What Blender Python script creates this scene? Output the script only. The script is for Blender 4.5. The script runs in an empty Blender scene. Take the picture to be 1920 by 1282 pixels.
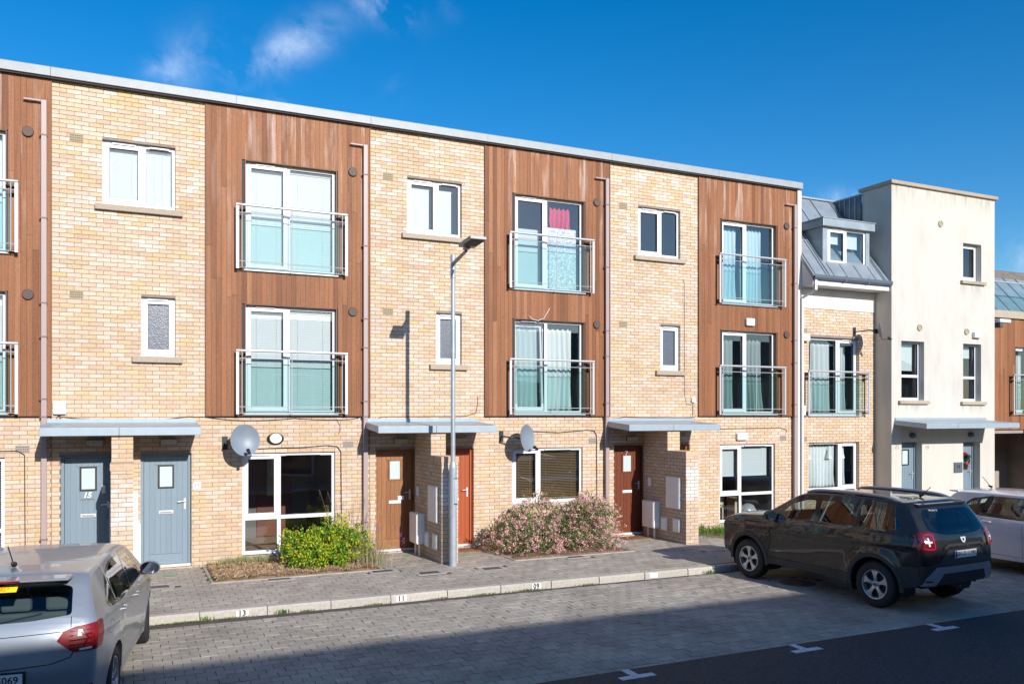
import bpy, bmesh, math, random
from mathutils import Vector, Matrix, noise as mnoise
from mathutils.bvhtree import BVHTree
R = math.radians
random.seed(11)
scene = bpy.context.scene
COL = scene.collection

# ------------------------------------------------------------------ camera
CAMP = (0.0, -16.15, 2.72)
cd = bpy.data.cameras.new('camera'); cam = bpy.data.objects.new('camera', cd); COL.objects.link(cam)
cam.location = CAMP; cam.rotation_euler = (R(90), 0, R(-24.84))
cd.sensor_width = 36; cd.lens = 29.25; cd.shift_y = 0.0719
cd.clip_start = 0.05; cd.clip_end = 3000
scene.camera = cam

# ------------------------------------------------------------------ sky, sun, exposure
SUN_DIR = Vector((-0.26, 1.79, -0.80)).normalized()      # the way the light travels
SUN_EL = math.asin(-SUN_DIR.z)
w = bpy.data.worlds.new('World'); scene.world = w; w.use_nodes = True
nt = w.node_tree; N = nt.nodes; L = nt.links
for n in list(N): N.remove(n)
wo = N.new('ShaderNodeOutputWorld'); bg = N.new('ShaderNodeBackground')
sky = N.new('ShaderNodeTexSky'); sky.sky_type = 'NISHITA'; sky.sun_disc = False
sky.sun_elevation = SUN_EL
sky.sun_rotation = math.atan2(-SUN_DIR.x, -SUN_DIR.y)
sky.altitude = 0; sky.air_density = 1.0; sky.dust_density = 0.5; sky.ozone_density = 3.5
hs = N.new('ShaderNodeHueSaturation'); hs.inputs['Saturation'].default_value = 1.40; hs.inputs['Value'].default_value = 1.0
hs.inputs['Hue'].default_value = 0.501
L.new(sky.outputs['Color'], hs.inputs['Color'])
tc = N.new('ShaderNodeTexCoord')
no = N.new('ShaderNodeTexNoise'); no.inputs['Scale'].default_value = 15.0; no.inputs['Detail'].default_value = 9
no.inputs['Roughness'].default_value = 0.62; no.inputs['Distortion'].default_value = 0.45
L.new(tc.outputs['Generated'], no.inputs['Vector'])
def mth(op, a, b=None, c=None, clamp=False):
    n = N.new('ShaderNodeMath'); n.operation = op; n.use_clamp = clamp
    for i, v in enumerate((a, b, c)):
        if v is None: continue
        if isinstance(v, (int, float)): n.inputs[i].default_value = v
        else: L.new(v, n.inputs[i])
    return n.outputs[0]
def vm(op, a, b):
    n = N.new('ShaderNodeVectorMath'); n.operation = op
    L.new(a, n.inputs[0]); n.inputs[1].default_value = b
    return n
def wisp(d, u, lu, lv, power):
    """soft elongated cloud patch about direction d, long axis u"""
    d = Vector(d).normalized(); u = Vector(u); u = (u - d * u.dot(d)).normalized(); v = d.cross(u)
    s = vm('SUBTRACT', tc.outputs['Generated'], tuple(d))
    a = vm('DOT_PRODUCT', s.outputs[0], tuple(u / lu)).outputs['Value']
    b = vm('DOT_PRODUCT', s.outputs[0], tuple(v / lv)).outputs['Value']
    r2 = mth('ADD', mth('MULTIPLY', a, a), mth('MULTIPLY', b, b))
    c2 = vm('DOT_PRODUCT', s.outputs[0], tuple(d)).outputs['Value']
    r2 = mth('ADD', r2, mth('MULTIPLY', mth('MULTIPLY', c2, c2), 60.0))
    e = mth('POWER', 2.718, mth('MULTIPLY', r2, -1.0))
    return mth('MULTIPLY', e, power)
WISPS = [  # ends of each wisp as directions, half width, density
    ((0.1171, 0.9231, 0.3662), (0.1973, 0.8869, 0.4177), 0.018, 0.62),
    ((0.0184, 0.9334, 0.3584), (0.0515, 0.9322, 0.3582), 0.011, 0.34),
    ((0.0312, 0.9387, 0.3432), (0.0867, 0.915, 0.394), 0.024, 0.24),
    ((0.2101, 0.8685, 0.4489), (0.2777, 0.8601, 0.4279), 0.016, 0.46),
    ((0.1401, 0.9293, 0.3418), (0.1623, 0.9264, 0.3397), 0.008, 0.37),
    ((0.6951, 0.678, 0.239), (0.7279, 0.6466, 0.2283), 0.010, 0.74),
    ((0.8118, 0.5608, 0.1629), (0.8333, 0.5309, 0.1541), 0.024, 0.37),
    ((0.0953, 0.9217, 0.3759), (0.1041, 0.9282, 0.3573), 0.012, 0.19),
    ((0.3023, 0.844, 0.443), (0.3252, 0.8399, 0.4345), 0.010, 0.12),
    ((0.2577, 0.8935, 0.3677), (0.2809, 0.8892, 0.3611), 0.016, 0.09),
]
cov = None
for (a, b, wd, pw) in WISPS:
    a = Vector(a); b = Vector(b)
    q = wisp((a + b), (b - a), (b - a).length * .5, wd, pw)
    cov = q if cov is None else mth('ADD', cov, q)
# faint scattered cloud everywhere else too (seen only in reflections)
no2 = N.new('ShaderNodeTexNoise'); no2.inputs['Scale'].default_value = 2.6; no2.inputs['Detail'].default_value = 8
no2.inputs['Roughness'].default_value = 0.6
L.new(tc.outputs['Generated'], no2.inputs['Vector'])
behind = vm('DOT_PRODUCT', tc.outputs['Generated'], (0.0, -1.0, 0.0)).outputs['Value']
far = mth('MULTIPLY', mth('SUBTRACT', no2.outputs['Fac'], 0.52, clamp=True), mth('MULTIPLY', mth('ADD', behind, 0.1, clamp=True), 3.0), clamp=True)
wf = mth('MULTIPLY', cov, mth('MULTIPLY', mth('SUBTRACT', no.outputs['Fac'], 0.42, clamp=True), 2.9), clamp=True)
cf = mth('MAXIMUM', wf, far)
mx = N.new('ShaderNodeMix'); mx.data_type = 'RGBA'
L.new(cf, mx.inputs['Factor']); L.new(hs.outputs['Color'], mx.inputs['A']); mx.inputs['B'].default_value = (6.5, 7.3, 8.6, 1)
L.new(mx.outputs['Result'], bg.inputs['Color']); bg.inputs['Strength'].default_value = 0.122
L.new(bg.outputs[0], wo.inputs[0])
sd = bpy.data.lights.new('sun', 'SUN'); so = bpy.data.objects.new('sun', sd); COL.objects.link(so)
sd.energy = 4.3; sd.angle = R(0.53); sd.color = (1.0, 0.945, 0.885)
so.rotation_euler = SUN_DIR.to_track_quat('-Z', 'Y').to_euler(); so.location = (0, -30, 30)
scene.view_settings.view_transform = 'Standard'; scene.view_settings.look = 'None'
scene.view_settings.exposure = 0.36; scene.view_settings.gamma = 1; scene.view_settings.use_curve_mapping = False
scene.render.engine = 'CYCLES'
scene.cycles.max_bounces = 7; scene.cycles.transparent_max_bounces = 14; scene.cycles.caustics_reflective = False

# ------------------------------------------------------------------ materials
MATS = {}
def mat(name, col, rough=0.7, metal=0.0, bump=0.0, bscale=40.0, var=0.0, vscale=6.0, spec=0.5, objrand=0.0, coat=0.0, emit=None):
    if name in MATS: return MATS[name]
    m = bpy.data.materials.new(name); m.use_nodes = True; MATS[name] = m
    t = m.node_tree; p = t.nodes['Principled BSDF']
    p.inputs['Base Color'].default_value = (*col, 1); p.inputs['Roughness'].default_value = rough
    p.inputs['Metallic'].default_value = metal; p.inputs['Specular IOR Level'].default_value = spec
    p.inputs['Coat Weight'].default_value = coat; p.inputs['Coat Roughness'].default_value = 0.03
    tcn = t.nodes.new('ShaderNodeTexCoord')
    if var or objrand:
        n = t.nodes.new('ShaderNodeTexNoise'); n.inputs['Scale'].default_value = vscale; n.inputs['Detail'].default_value = 6
        t.links.new(tcn.outputs['Object'], n.inputs['Vector'])
        mr = t.nodes.new('ShaderNodeMapRange'); mr.inputs['From Min'].default_value = .3; mr.inputs['From Max'].default_value = .7
        mr.inputs['To Min'].default_value = 1 - var; mr.inputs['To Max'].default_value = 1 + var
        t.links.new(n.outputs['Fac'], mr.inputs['Value'])
        val = mr.outputs[0]
        if objrand:
            oi = t.nodes.new('ShaderNodeObjectInfo'); ge = t.nodes.new('ShaderNodeNewGeometry')
            ad = t.nodes.new('ShaderNodeMath'); ad.operation = 'ADD'
            t.links.new(oi.outputs['Random'], ad.inputs[0]); t.links.new(ge.outputs['Random Per Island'], ad.inputs[1])
            fr = t.nodes.new('ShaderNodeMath'); fr.operation = 'FRACT'; t.links.new(ad.outputs[0], fr.inputs[0])
            m2 = t.nodes.new('ShaderNodeMapRange'); m2.inputs['To Min'].default_value = 1 - objrand; m2.inputs['To Max'].default_value = 1 + objrand
            t.links.new(fr.outputs[0], m2.inputs['Value'])
            mu = t.nodes.new('ShaderNodeMath'); mu.operation = 'MULTIPLY'
            t.links.new(val, mu.inputs[0]); t.links.new(m2.outputs[0], mu.inputs[1]); val = mu.outputs[0]
        vv = t.nodes.new('ShaderNodeVectorMath'); vv.operation = 'SCALE'; vv.inputs[0].default_value = col
        t.links.new(val, vv.inputs['Scale']); t.links.new(vv.outputs[0], p.inputs['Base Color'])
    if bump:
        b = t.nodes.new('ShaderNodeBump'); b.inputs['Strength'].default_value = bump; b.inputs['Distance'].default_value = 0.01
        n = t.nodes.new('ShaderNodeTexNoise'); n.inputs['Scale'].default_value = bscale; n.inputs['Detail'].default_value = 5
        t.links.new(tcn.outputs['Object'], n.inputs['Vector']); t.links.new(n.outputs['Fac'], b.inputs['Height'])
        t.links.new(b.outputs[0], p.inputs['Normal'])
    if emit:
        p.inputs['Emission Color'].default_value = (*col, 1); p.inputs['Emission Strength'].default_value = emit
    return m

def piece_mat(name, ramp, rough=0.85, stain=None, bump=0.25, bscale=60.0, streak=None, pale_top=None, base_stain=None, patch=0.0, front_bloom=None):
    """colour from a per-piece random number through a colour ramp, with grain, stains and weathering on top"""
    m = bpy.data.materials.new(name); m.use_nodes = True; MATS[name] = m
    t = m.node_tree; p = t.nodes['Principled BSDF']; nn = t.nodes.new; lk = t.links.new
    p.inputs['Roughness'].default_value = rough; p.inputs['Specular IOR Level'].default_value = 0.3
    oi = nn('ShaderNodeObjectInfo'); ge = nn('ShaderNodeNewGeometry')
    ad = nn('ShaderNodeMath'); ad.operation = 'ADD'; lk(oi.outputs['Random'], ad.inputs[0]); lk(ge.outputs['Random Per Island'], ad.inputs[1])
    fr = nn('ShaderNodeMath'); fr.operation = 'FRACT'; lk(ad.outputs[0], fr.inputs[0])
    cr = nn('ShaderNodeValToRGB'); cr.color_ramp.interpolation = 'LINEAR'
    els = cr.color_ramp.elements
    while len(els) < len(ramp): els.new(0.5)
    for e, (q, c) in zip(els, ramp): e.position = q; e.color = (*c, 1)
    lk(fr.outputs[0], cr.inputs[0])
    col = cr.outputs['Color']
    pos = ge.outputs['Position']
    def mixc(fac, a, b, mode='MIX'):
        x = nn('ShaderNodeMix'); x.data_type = 'RGBA'; x.blend_type = mode
        if isinstance(fac, float): x.inputs['Factor'].default_value = fac
        else: lk(fac, x.inputs['Factor'])
        lk(a, x.inputs['A'])
        if isinstance(b, tuple): x.inputs['B'].default_value = (*b, 1)
        else: lk(b, x.inputs['B'])
        return x.outputs['Result']
    def nz(scale, detail=5, vec=None, rough_=0.55):
        x = nn('ShaderNodeTexNoise'); x.inputs['Scale'].default_value = scale; x.inputs['Detail'].default_value = detail; x.inputs['Roughness'].default_value = rough_
        lk(vec or pos, x.inputs['Vector']); return x.outputs['Fac']
    def mr(v, a, b, c, d):
        x = nn('ShaderNodeMapRange'); lk(v, x.inputs['Value'])
        for k, q in zip(('From Min', 'From Max', 'To Min', 'To Max'), (a, b, c, d)): x.inputs[k].default_value = q
        return x.outputs[0]
    def mul(a, b):
        x = nn('ShaderNodeMath'); x.operation = 'MULTIPLY'; x.use_clamp = True; lk(a, x.inputs[0])
        if isinstance(b, float): x.inputs[1].default_value = b
        else: lk(b, x.inputs[1])
        return x.outputs[0]
    sep = nn('ShaderNodeSeparateXYZ'); lk(pos, sep.inputs[0])
    if streak:
        mp = nn('ShaderNodeMapping'); mp.inputs['Scale'].default_value = (55, 55, 1.2); lk(pos, mp.inputs['Vector'])
        g = nz(1.0, 6, mp.outputs[0])
        x = nn('ShaderNodeVectorMath'); x.operation = 'SCALE'; lk(col, x.inputs[0]); lk(mr(g, .3, .7, 1 - streak, 1 + streak), x.inputs['Scale']); col = x.outputs[0]
    if patch:
        x = nn('ShaderNodeVectorMath'); x.operation = 'SCALE'; lk(col, x.inputs[0]); lk(mr(nz(0.7, 4), .3, .7, 1 - patch, 1 + patch), x.inputs['Scale']); col = x.outputs[0]
    g2 = mr(nz(28, 5), .35, .7, .88, 1.1)
    x = nn('ShaderNodeVectorMath'); x.operation = 'SCALE'; lk(col, x.inputs[0]); lk(g2, x.inputs['Scale']); col = x.outputs[0]
    if pale_top:   # (z0, z1, amount, colour): whitened weathering that grows with height
        z0, z1, am, pc = pale_top
        f2 = nn('ShaderNodeMath'); f2.operation = 'FRACT'; m3 = nn('ShaderNodeMath'); m3.operation = 'MULTIPLY'; m3.inputs[1].default_value = 7.31
        lk(fr.outputs[0], m3.inputs[0]); lk(m3.outputs[0], f2.inputs[0])
        sc = nn('ShaderNodeMapping'); sc.inputs['Scale'].default_value = (7, 7, .8) if streak else (1.6, 1.6, 3.5); lk(pos, sc.inputs['Vector'])
        hgt = mr(sep.outputs['Z'], z0, z1, 0.0, 1.0)
        f = mul(mul(mr(f2.outputs[0], .45, .8, 0, 1), mr(nz(1.0, 5, sc.outputs[0], .65), .45 if not streak else .47, .64, 0, 1)), hgt)
        col = mixc(mul(f, am), col, pc)
    if front_bloom:    # pale salt bloom on the ends of the walls that stand out from the fronts
        y1, z0, z1, pc = front_bloom
        f = mul(mul(mr(sep.outputs['Y'], y1, y1 + .02, 1, 0), mul(mr(sep.outputs['Z'], z0, z0 + .35, 0, 1), mr(sep.outputs['Z'], z1 - .2, z1, 1, 0))), mr(nz(4.5, 5), .38, .55, 0, 1))
        col = mixc(mul(f, .85), col, pc)
    if stain:
        col = mixc(mul(mr(nz(1.1, 5), .52, .72, 0, 1), stain[0]), col, stain[1])
    if base_stain:
        z0, z1, am, pc = base_stain
        f = mul(mul(mr(sep.outputs['Z'], z0, z1, 1, 0), mr(nz(2.5, 5), .35, .65, .3, 1)), am)
        col = mixc(f, col, pc)
    lk(col, p.inputs['Base Color'])
    b = nn('ShaderNodeBump'); b.inputs['Strength'].default_value = bump; b.inputs['Distance'].default_value = 0.008
    lk(nz(bscale, 5), b.inputs['Height']); lk(b.outputs[0], p.inputs['Normal'])
    return m

def glass_mat(name, tint=(0.82, 0.93, 0.9), refl=1.5, rough=0.0, haze=0.0):
    m = bpy.data.materials.new(name); m.use_nodes = True; MATS[name] = m
    t = m.node_tree; nn = t.nodes.new; lk = t.links.new
    for n in list(t.nodes): t.nodes.remove(n)
    o = nn('ShaderNodeOutputMaterial'); tr = nn('ShaderNodeBsdfTransparent'); tr.inputs['Color'].default_value = (*tint, 1)
    gl = nn('ShaderNodeBsdfGlossy'); gl.inputs['Roughness'].default_value = rough; gl.inputs['Color'].default_value = (1, 1, 1, 1)
    gm = nn('ShaderNodeNewGeometry'); dt = nn('ShaderNodeVectorMath'); dt.operation = 'DOT_PRODUCT'; lk(gm.outputs['Normal'], dt.inputs[0]); lk(gm.outputs['Incoming'], dt.inputs[1])
    ab = nn('ShaderNodeMath'); ab.operation = 'ABSOLUTE'; lk(dt.outputs['Value'], ab.inputs[0])
    sb = nn('ShaderNodeMath'); sb.operation = 'SUBTRACT'; sb.inputs[0].default_value = 1.0; sb.use_clamp = True; lk(ab.outputs[0], sb.inputs[1])
    pw = nn('ShaderNodeMath'); pw.operation = 'POWER'; pw.inputs[1].default_value = 5.0; lk(sb.outputs[0], pw.inputs[0])
    fr = nn('ShaderNodeMath'); fr.operation = 'MULTIPLY_ADD'; fr.inputs[1].default_value = 1 - refl; fr.inputs[2].default_value = refl; lk(pw.outputs[0], fr.inputs[0])
    # faint waviness
    tcn = nn('ShaderNodeTexCoord'); ns = nn('ShaderNodeTexNoise'); ns.inputs['Scale'].default_value = 1.3; ns.inputs['Detail'].default_value = 1
    lk(tcn.outputs['Object'], ns.inputs['Vector'])
    bp = nn('ShaderNodeBump'); bp.inputs['Strength'].default_value = 0.08; bp.inputs['Distance'].default_value = 0.02
    lk(ns.outputs['Fac'], bp.inputs['Height']); lk(bp.outputs[0], gl.inputs['Normal'])
    mx = nn('ShaderNodeMixShader'); lk(fr.outputs[0], mx.inputs[0]); lk(tr.outputs[0], mx.inputs[1]); lk(gl.outputs[0], mx.inputs[2])
    out = mx.outputs[0]
    if haze:
        df = nn('ShaderNodeBsdfDiffuse'); df.inputs['Color'].default_value = (.75, .8, .8, 1)
        m2 = nn('ShaderNodeMixShader'); m2.inputs[0].default_value = haze; lk(out, m2.inputs[1]); lk(df.outputs[0], m2.inputs[2]); out = m2.outputs[0]
    lk(out, o.inputs[0])
    return m

M_brick = piece_mat('buff_brick', [(0.0, (.57, .415, .25)), (.16, (.62, .475, .33)), (.30, (.54, .39, .265)), (.45, (.65, .525, .41)), (.60, (.61, .45, .345)),
                                   (.74, (.61, .435, .23)), (.86, (.63, .52, .42)), (.95, (.59, .43, .32)), (1.0, (.56, .37, .25))],
                    rough=.9, patch=.07, pale_top=(2.4, 7.2, .9, (.78, .71, .65)), base_stain=(-.1, .5, .45, (.42, .34, .27)), bump=.3, stain=(.30, (.44, .33, .23)), front_bloom=(-1.57, .75, 1.80, (.70, .66, .66)))
M_mortar = mat('mortar', (.265, .22, .185), .95, bump=.3, bscale=90, var=.12)
M_cedar = piece_mat('cedar_board', [(0, (.175, .066, .028)), (.25, (.255, .103, .045)), (.5, (.295, .124, .054)), (.75, (.215, .086, .038)), (1, (.34, .155, .076))],
                    rough=.62, streak=.18, pale_top=(5.2, 8.2, .75, (.52, .39, .33)), patch=.08, bump=.2)
M_paver = piece_mat('pavement_block', [(0, (.40, .345, .285)), (.35, (.44, .39, .325)), (.7, (.37, .33, .28)), (1, (.48, .425, .355))], rough=.92, stain=(.5, (.25, .21, .185)), patch=.12)
M_setts = piece_mat('bay_block', [(0, (.36, .33, .28)), (.35, (.41, .37, .315)), (.7, (.33, .30, .26)), (1, (.45, .405, .34))], rough=.9, stain=(.65, (.19, .175, .16)), patch=.16)
M_joint = mat('paving_joint', (.085, .072, .060), .95, bump=.4, bscale=120, var=.3)
M_kerb = piece_mat('kerb_concrete', [(0, (.43, .40, .35)), (1, (.50, .465, .405))], rough=.9, stain=(.4, (.36, .33, .28)), bump=.3)
M_asphalt = mat('asphalt', (.052, .051, .053), .85, bump=1.0, bscale=130, var=.45, vscale=28)
M_paint = mat('road_paint', (.62, .62, .62), .75, var=.25, vscale=30, bump=.2)
M_fascia = mat('fascia_metal', (.30, .335, .36), .5, var=.06)
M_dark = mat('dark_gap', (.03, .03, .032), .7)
M_sill = piece_mat('concrete_sill', [(0, (.40, .33, .25)), (1, (.44, .37, .29))], rough=.9, stain=(.5, (.28, .23, .18)), bump=.4)
M_upvc = mat('white_upvc', (.72, .72, .74), .35)
M_gasket = mat('black_gasket', (.02, .02, .02), .5)
M_glass = glass_mat('window_glass', (.91, .955, .955), .15)
M_bglass = glass_mat('balustrade_glass', (.76, .91, .90), .07)
M_frost = mat('frosted_glass', (.10, .12, .15), .3, var=.3, vscale=55, bump=.4, bscale=55, spec=.7)
M_frostpale = mat('pale_frosted_glass', (.50, .60, .60), .3, bump=.3, bscale=90)
M_steel = mat('galvanised_steel', (.62, .64, .66), .38, metal=.55, var=.06)
M_rail = mat('grey_rail_paint', (.52, .53, .54), .4, metal=.3)
M_bracket = mat('rusty_bracket', (.16, .08, .045), .8, var=.3, vscale=60)
M_pipe = mat('pink_brown_pipe', (.36, .28, .272), .45)
M_whitepipe = mat('white_plastic', (.78, .77, .75), .4)
M_zinc = mat('zinc_sheet', (.32, .37, .41), .42, metal=.35, var=.14, vscale=3, bump=.12, bscale=5)
M_zincdark = mat('stained_zinc', (.12, .15, .19), .5, metal=.3, var=.35, vscale=4)
M_canopy = mat('grey_canopy_metal', (.34, .41, .46), .42, metal=.15, var=.05)
M_render = mat('cream_render', (.66, .62, .555), .92, var=.06, vscale=1.6, bump=.15, bscale=120)
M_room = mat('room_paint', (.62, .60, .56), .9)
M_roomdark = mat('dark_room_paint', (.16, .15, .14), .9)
M_floor = mat('timber_floor', (.36, .26, .17), .5, var=.12, vscale=5)
M_ceil = mat('ceiling_paint', (.7, .7, .68), .9)
M_blind = mat('white_blind', (.64, .67, .68), .6)
M_wire = mat('black_cable', (.025, .022, .02), .6)
M_dish = mat('grey_dish', (.20, .24, .285), .45, var=.05)
M_black = mat('black_plastic', (.018, .018, .02), .45)
M_white = mat('white_box_plastic', (.82, .82, .80), .4)
M_door_blue = mat('blue_grey_door', (.185, .255, .31), .45, var=.05, vscale=9, bump=.1, objrand=.05)
M_door_brown = mat('varnished_brown_door', (.27, .115, .045), .4, var=.22, vscale=4, objrand=.12)
M_door_red = mat('red_brown_door', (.36, .085, .03), .35, var=.08, objrand=.06)
M_door_dark = mat('dark_brown_door', (.15, .042, .02), .35, var=.1, objrand=.08)
M_curtain = mat('white_curtain', (.72, .76, .76), .9)
M_soil = mat('dry_soil', (.27, .175, .11), .95, var=.35, vscale=14, bump=1.0, bscale=30)
M_iron = mat('cast_iron', (.075, .08, .085), .6, bump=.6, bscale=70, var=.15)
M_conc = mat('pale_concrete', (.42, .38, .33), .9, var=.12, bump=.3)
M_plate = mat('white_number_plate', (.80, .80, .80), .5)
M_ink = mat('black_lettering', (.02, .02, .022), .5)
M_slate = mat('dark_slate', (.055, .06, .07), .6, var=.2)
M_greyside = mat('brown_grey_render', (.34, .29, .25), .9, var=.15, vscale=2)

# ------------------------------------------------------------------ mesh helpers
ORG = {}          # origin (world) of the thing an object belongs to
def link(o, parent=None):
    COL.objects.link(o)
    if parent is not None:
        o.parent = parent; ORG[o.name] = ORG.get(parent.name, Vector((0, 0, 0)))
    return o
def thing(name, label, cat, loc=(0, 0, 0), group=None, rz=0.0, local=False):
    o = bpy.data.objects.new(name, None); o.empty_display_size = .2; COL.objects.link(o)
    o.location = loc; o.rotation_euler = (0, 0, rz); o['label'] = label; o['category'] = cat
    if group: o['group'] = group
    ORG[o.name] = Vector((0, 0, 0)) if local else Vector(loc)
    return o
def tag(o, label=None, cat=None, group=None, kind=None):
    if label: o['label'] = label
    if cat: o['category'] = cat
    if group: o['group'] = group
    if kind: o['kind'] = kind
    return o
class MB:
    def __init__(s): s.v = []; s.f = []
    def add(s, vs, fs):
        b = len(s.v); s.v += [tuple(p) for p in vs]; s.f += [tuple(b + i for i in f) for f in fs]; return s
    def box(s, x0, x1, y0, y1, z0, z1):
        return s.add([(x0, y0, z0), (x1, y0, z0), (x1, y1, z0), (x0, y1, z0), (x0, y0, z1), (x1, y0, z1), (x1, y1, z1), (x0, y1, z1)],
                     [(0, 3, 2, 1), (4, 5, 6, 7), (0, 1, 5, 4), (1, 2, 6, 5), (2, 3, 7, 6), (3, 0, 4, 7)])
    def quad(s, a, b, c, d): return s.add([a, b, c, d], [(0, 1, 2, 3)])
    def cyl(s, p0, p1, r, n=12, r1=None, cap=True):
        p0 = Vector(p0); p1 = Vector(p1); r1 = r if r1 is None else r1
        d = (p1 - p0).normalized(); a = Vector((0, 0, 1)) if abs(d.z) < .9 else Vector((1, 0, 0))
        u = d.cross(a).normalized(); v = d.cross(u)
        vs = []
        for p, rr in ((p0, r), (p1, r1)):
            for i in range(n):
                t = 2 * math.pi * i / n; vs.append(p + (u * math.cos(t) + v * math.sin(t)) * rr)
        fs = [(i, i + n, (i + 1) % n + n, (i + 1) % n) for i in range(n)]
        if cap: fs += [tuple(range(n)), tuple(range(2 * n - 1, n - 1, -1))]
        return s.add(vs, fs)
    def tube(s, pts, r, n=6):
        for a, b in zip(pts, pts[1:]): s.cyl(a, b, r, n)
        return s
    def prism(s, poly, axis, a0, a1):
        """poly: 2D points; axis 0/1/2 the extrusion axis; other two coordinates in order"""
        n = len(poly)
        def P(q, a):
            l = list(q); l.insert(axis, a); return tuple(l)
        vs = [P(q, a0) for q in poly] + [P(q, a1) for q in poly]
        fs = [(i, (i + 1) % n, (i + 1) % n + n, i + n) for i in range(n)] + [tuple(range(n - 1, -1, -1)), tuple(range(n, 2 * n))]
        return s.add(vs, fs)
    def lathe(s, prof, c, axis='y', n=24, squash=(1, 1)):
        """prof: (radius, along) pairs"""
        vs = []
        for r, a in prof:
            for i in range(n):
                t = 2 * math.pi * i / n; u, v = math.cos(t) * r * squash[0], math.sin(t) * r * squash[1]
                vs.append({'y': (c[0] + u, c[1] + a, c[2] + v), 'x': (c[0] + a, c[1] + u, c[2] + v), 'z': (c[0] + u, c[1] + v, c[2] + a)}[axis])
        fs = []
        for k in range(len(prof) - 1):
            for i in range(n): fs.append((k * n + i, k * n + (i + 1) % n, (k + 1) * n + (i + 1) % n, (k + 1) * n + i))
        return s.add(vs, fs)
    def build(s, name, m, parent=None, smooth=False, bevel=0.0, org=None, kind=None, loc=None):
        o0 = ORG.get(parent.name, Vector((0, 0, 0))) if parent is not None else Vector(org or (0, 0, 0))
        me = bpy.data.meshes.new(name)
        me.from_pydata([(x - o0[0], y - o0[1], z - o0[2]) for x, y, z in s.v], [], s.f)
        bm = bmesh.new(); bm.from_mesh(me); bmesh.ops.recalc_face_normals(bm, faces=bm.faces); bm.to_mesh(me); bm.free()
        me.materials.append(m)
        if smooth:
            me.shade_smooth()
            try: me.set_sharp_from_angle(angle=R(38))
            except Exception: pass
        o = bpy.data.objects.new(name, me); link(o, parent)
        if parent is None: o.location = o0; ORG[o.name] = Vector(o0)
        if bevel:
            b = o.modifiers.new('bevel', 'BEVEL'); b.width = bevel; b.segments = 2; b.limit_method = 'ANGLE'; b.angle_limit = R(40)
        if kind: o['kind'] = kind
        return o
def text_mesh(body, size, extrude=0.002, align='CENTER', shear=0.0, spacing=1.0, offset=0.0):
    c = bpy.data.curves.new('text', 'FONT'); c.body = body; c.size = size; c.extrude = extrude; c.align_x = align; c.align_y = 'CENTER'
    c.shear = shear; c.space_character = spacing; c.offset = offset
    o = bpy.data.objects.new('text', c); COL.objects.link(o)
    dg = bpy.context.evaluated_depsgraph_get(); me = bpy.data.meshes.new_from_object(o.evaluated_get(dg))
    bpy.data.objects.remove(o); bpy.data.curves.remove(c); return me
def text(name, body, size, pos, m, parent=None, rot=(90, 0, 0), mtx=None, **k):
    me = text_mesh(body, size, **k); me.materials.clear(); me.materials.append(m)
    o = bpy.data.objects.new(name, me); link(o, parent)
    o0 = ORG.get(parent.name, Vector((0, 0, 0))) if parent is not None else Vector((0, 0, 0))
    if mtx is not None: o.matrix_local = mtx
    else: o.location = Vector(pos) - o0; o.rotation_euler = tuple(R(a) for a in rot)
    return o

# unit cube shared by bricks, blocks and boards
def shared_box(name, m, chamfer=None):
    mb = MB().box(-.5, .5, -.5, .5, -.5, .5); me = bpy.data.meshes.new(name); me.from_pydata(mb.v, [], mb.f); me.materials.append(m); return me
def proj(X, Y, Z):
    p = Y - CAMP[1]; xx = -p * .42 + X * .9075; yy = p * .9075 + X * .42
    return 960 + 1560 * xx / max(yy, .1), 779 - 1560 * (Z - CAMP[2]) / max(yy, .1), yy
def pieces(name, rest_name, boxes, m, parent, limit=300, pixmin=0.0):
    """boxes: (x0,x1,y0,y1,z0,z1). The ones that show largest become objects sharing one mesh, the rest one joined part."""
    me = shared_box(name, m); o0 = ORG.get(parent.name, Vector((0, 0, 0)))
    def key(b):
        cx, cy, cz = (b[0] + b[1]) / 2, (b[2] + b[3]) / 2, (b[4] + b[5]) / 2
        px, py, yy = proj(cx, cy, cz)
        out = not (-10 < px < 1930 and -10 < py < 1292)
        return (out, yy / max(.05, (b[1] - b[0]) + (b[5] - b[4])))
    bs = sorted(boxes, key=key)
    for b in bs[:limit]:
        o = bpy.data.objects.new(name, me); COL.objects.link(o); o.parent = parent
        o.location = ((b[0] + b[1]) / 2 - o0[0], (b[2] + b[3]) / 2 - o0[1], (b[4] + b[5]) / 2 - o0[2])
        o.scale = (b[1] - b[0], b[3] - b[2], b[5] - b[4])
    if bs[limit:]:
        mb = MB()
        for b in bs[limit:]: mb.box(*b)
        mb.build(rest_name, m, parent, kind='stuff')

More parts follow.
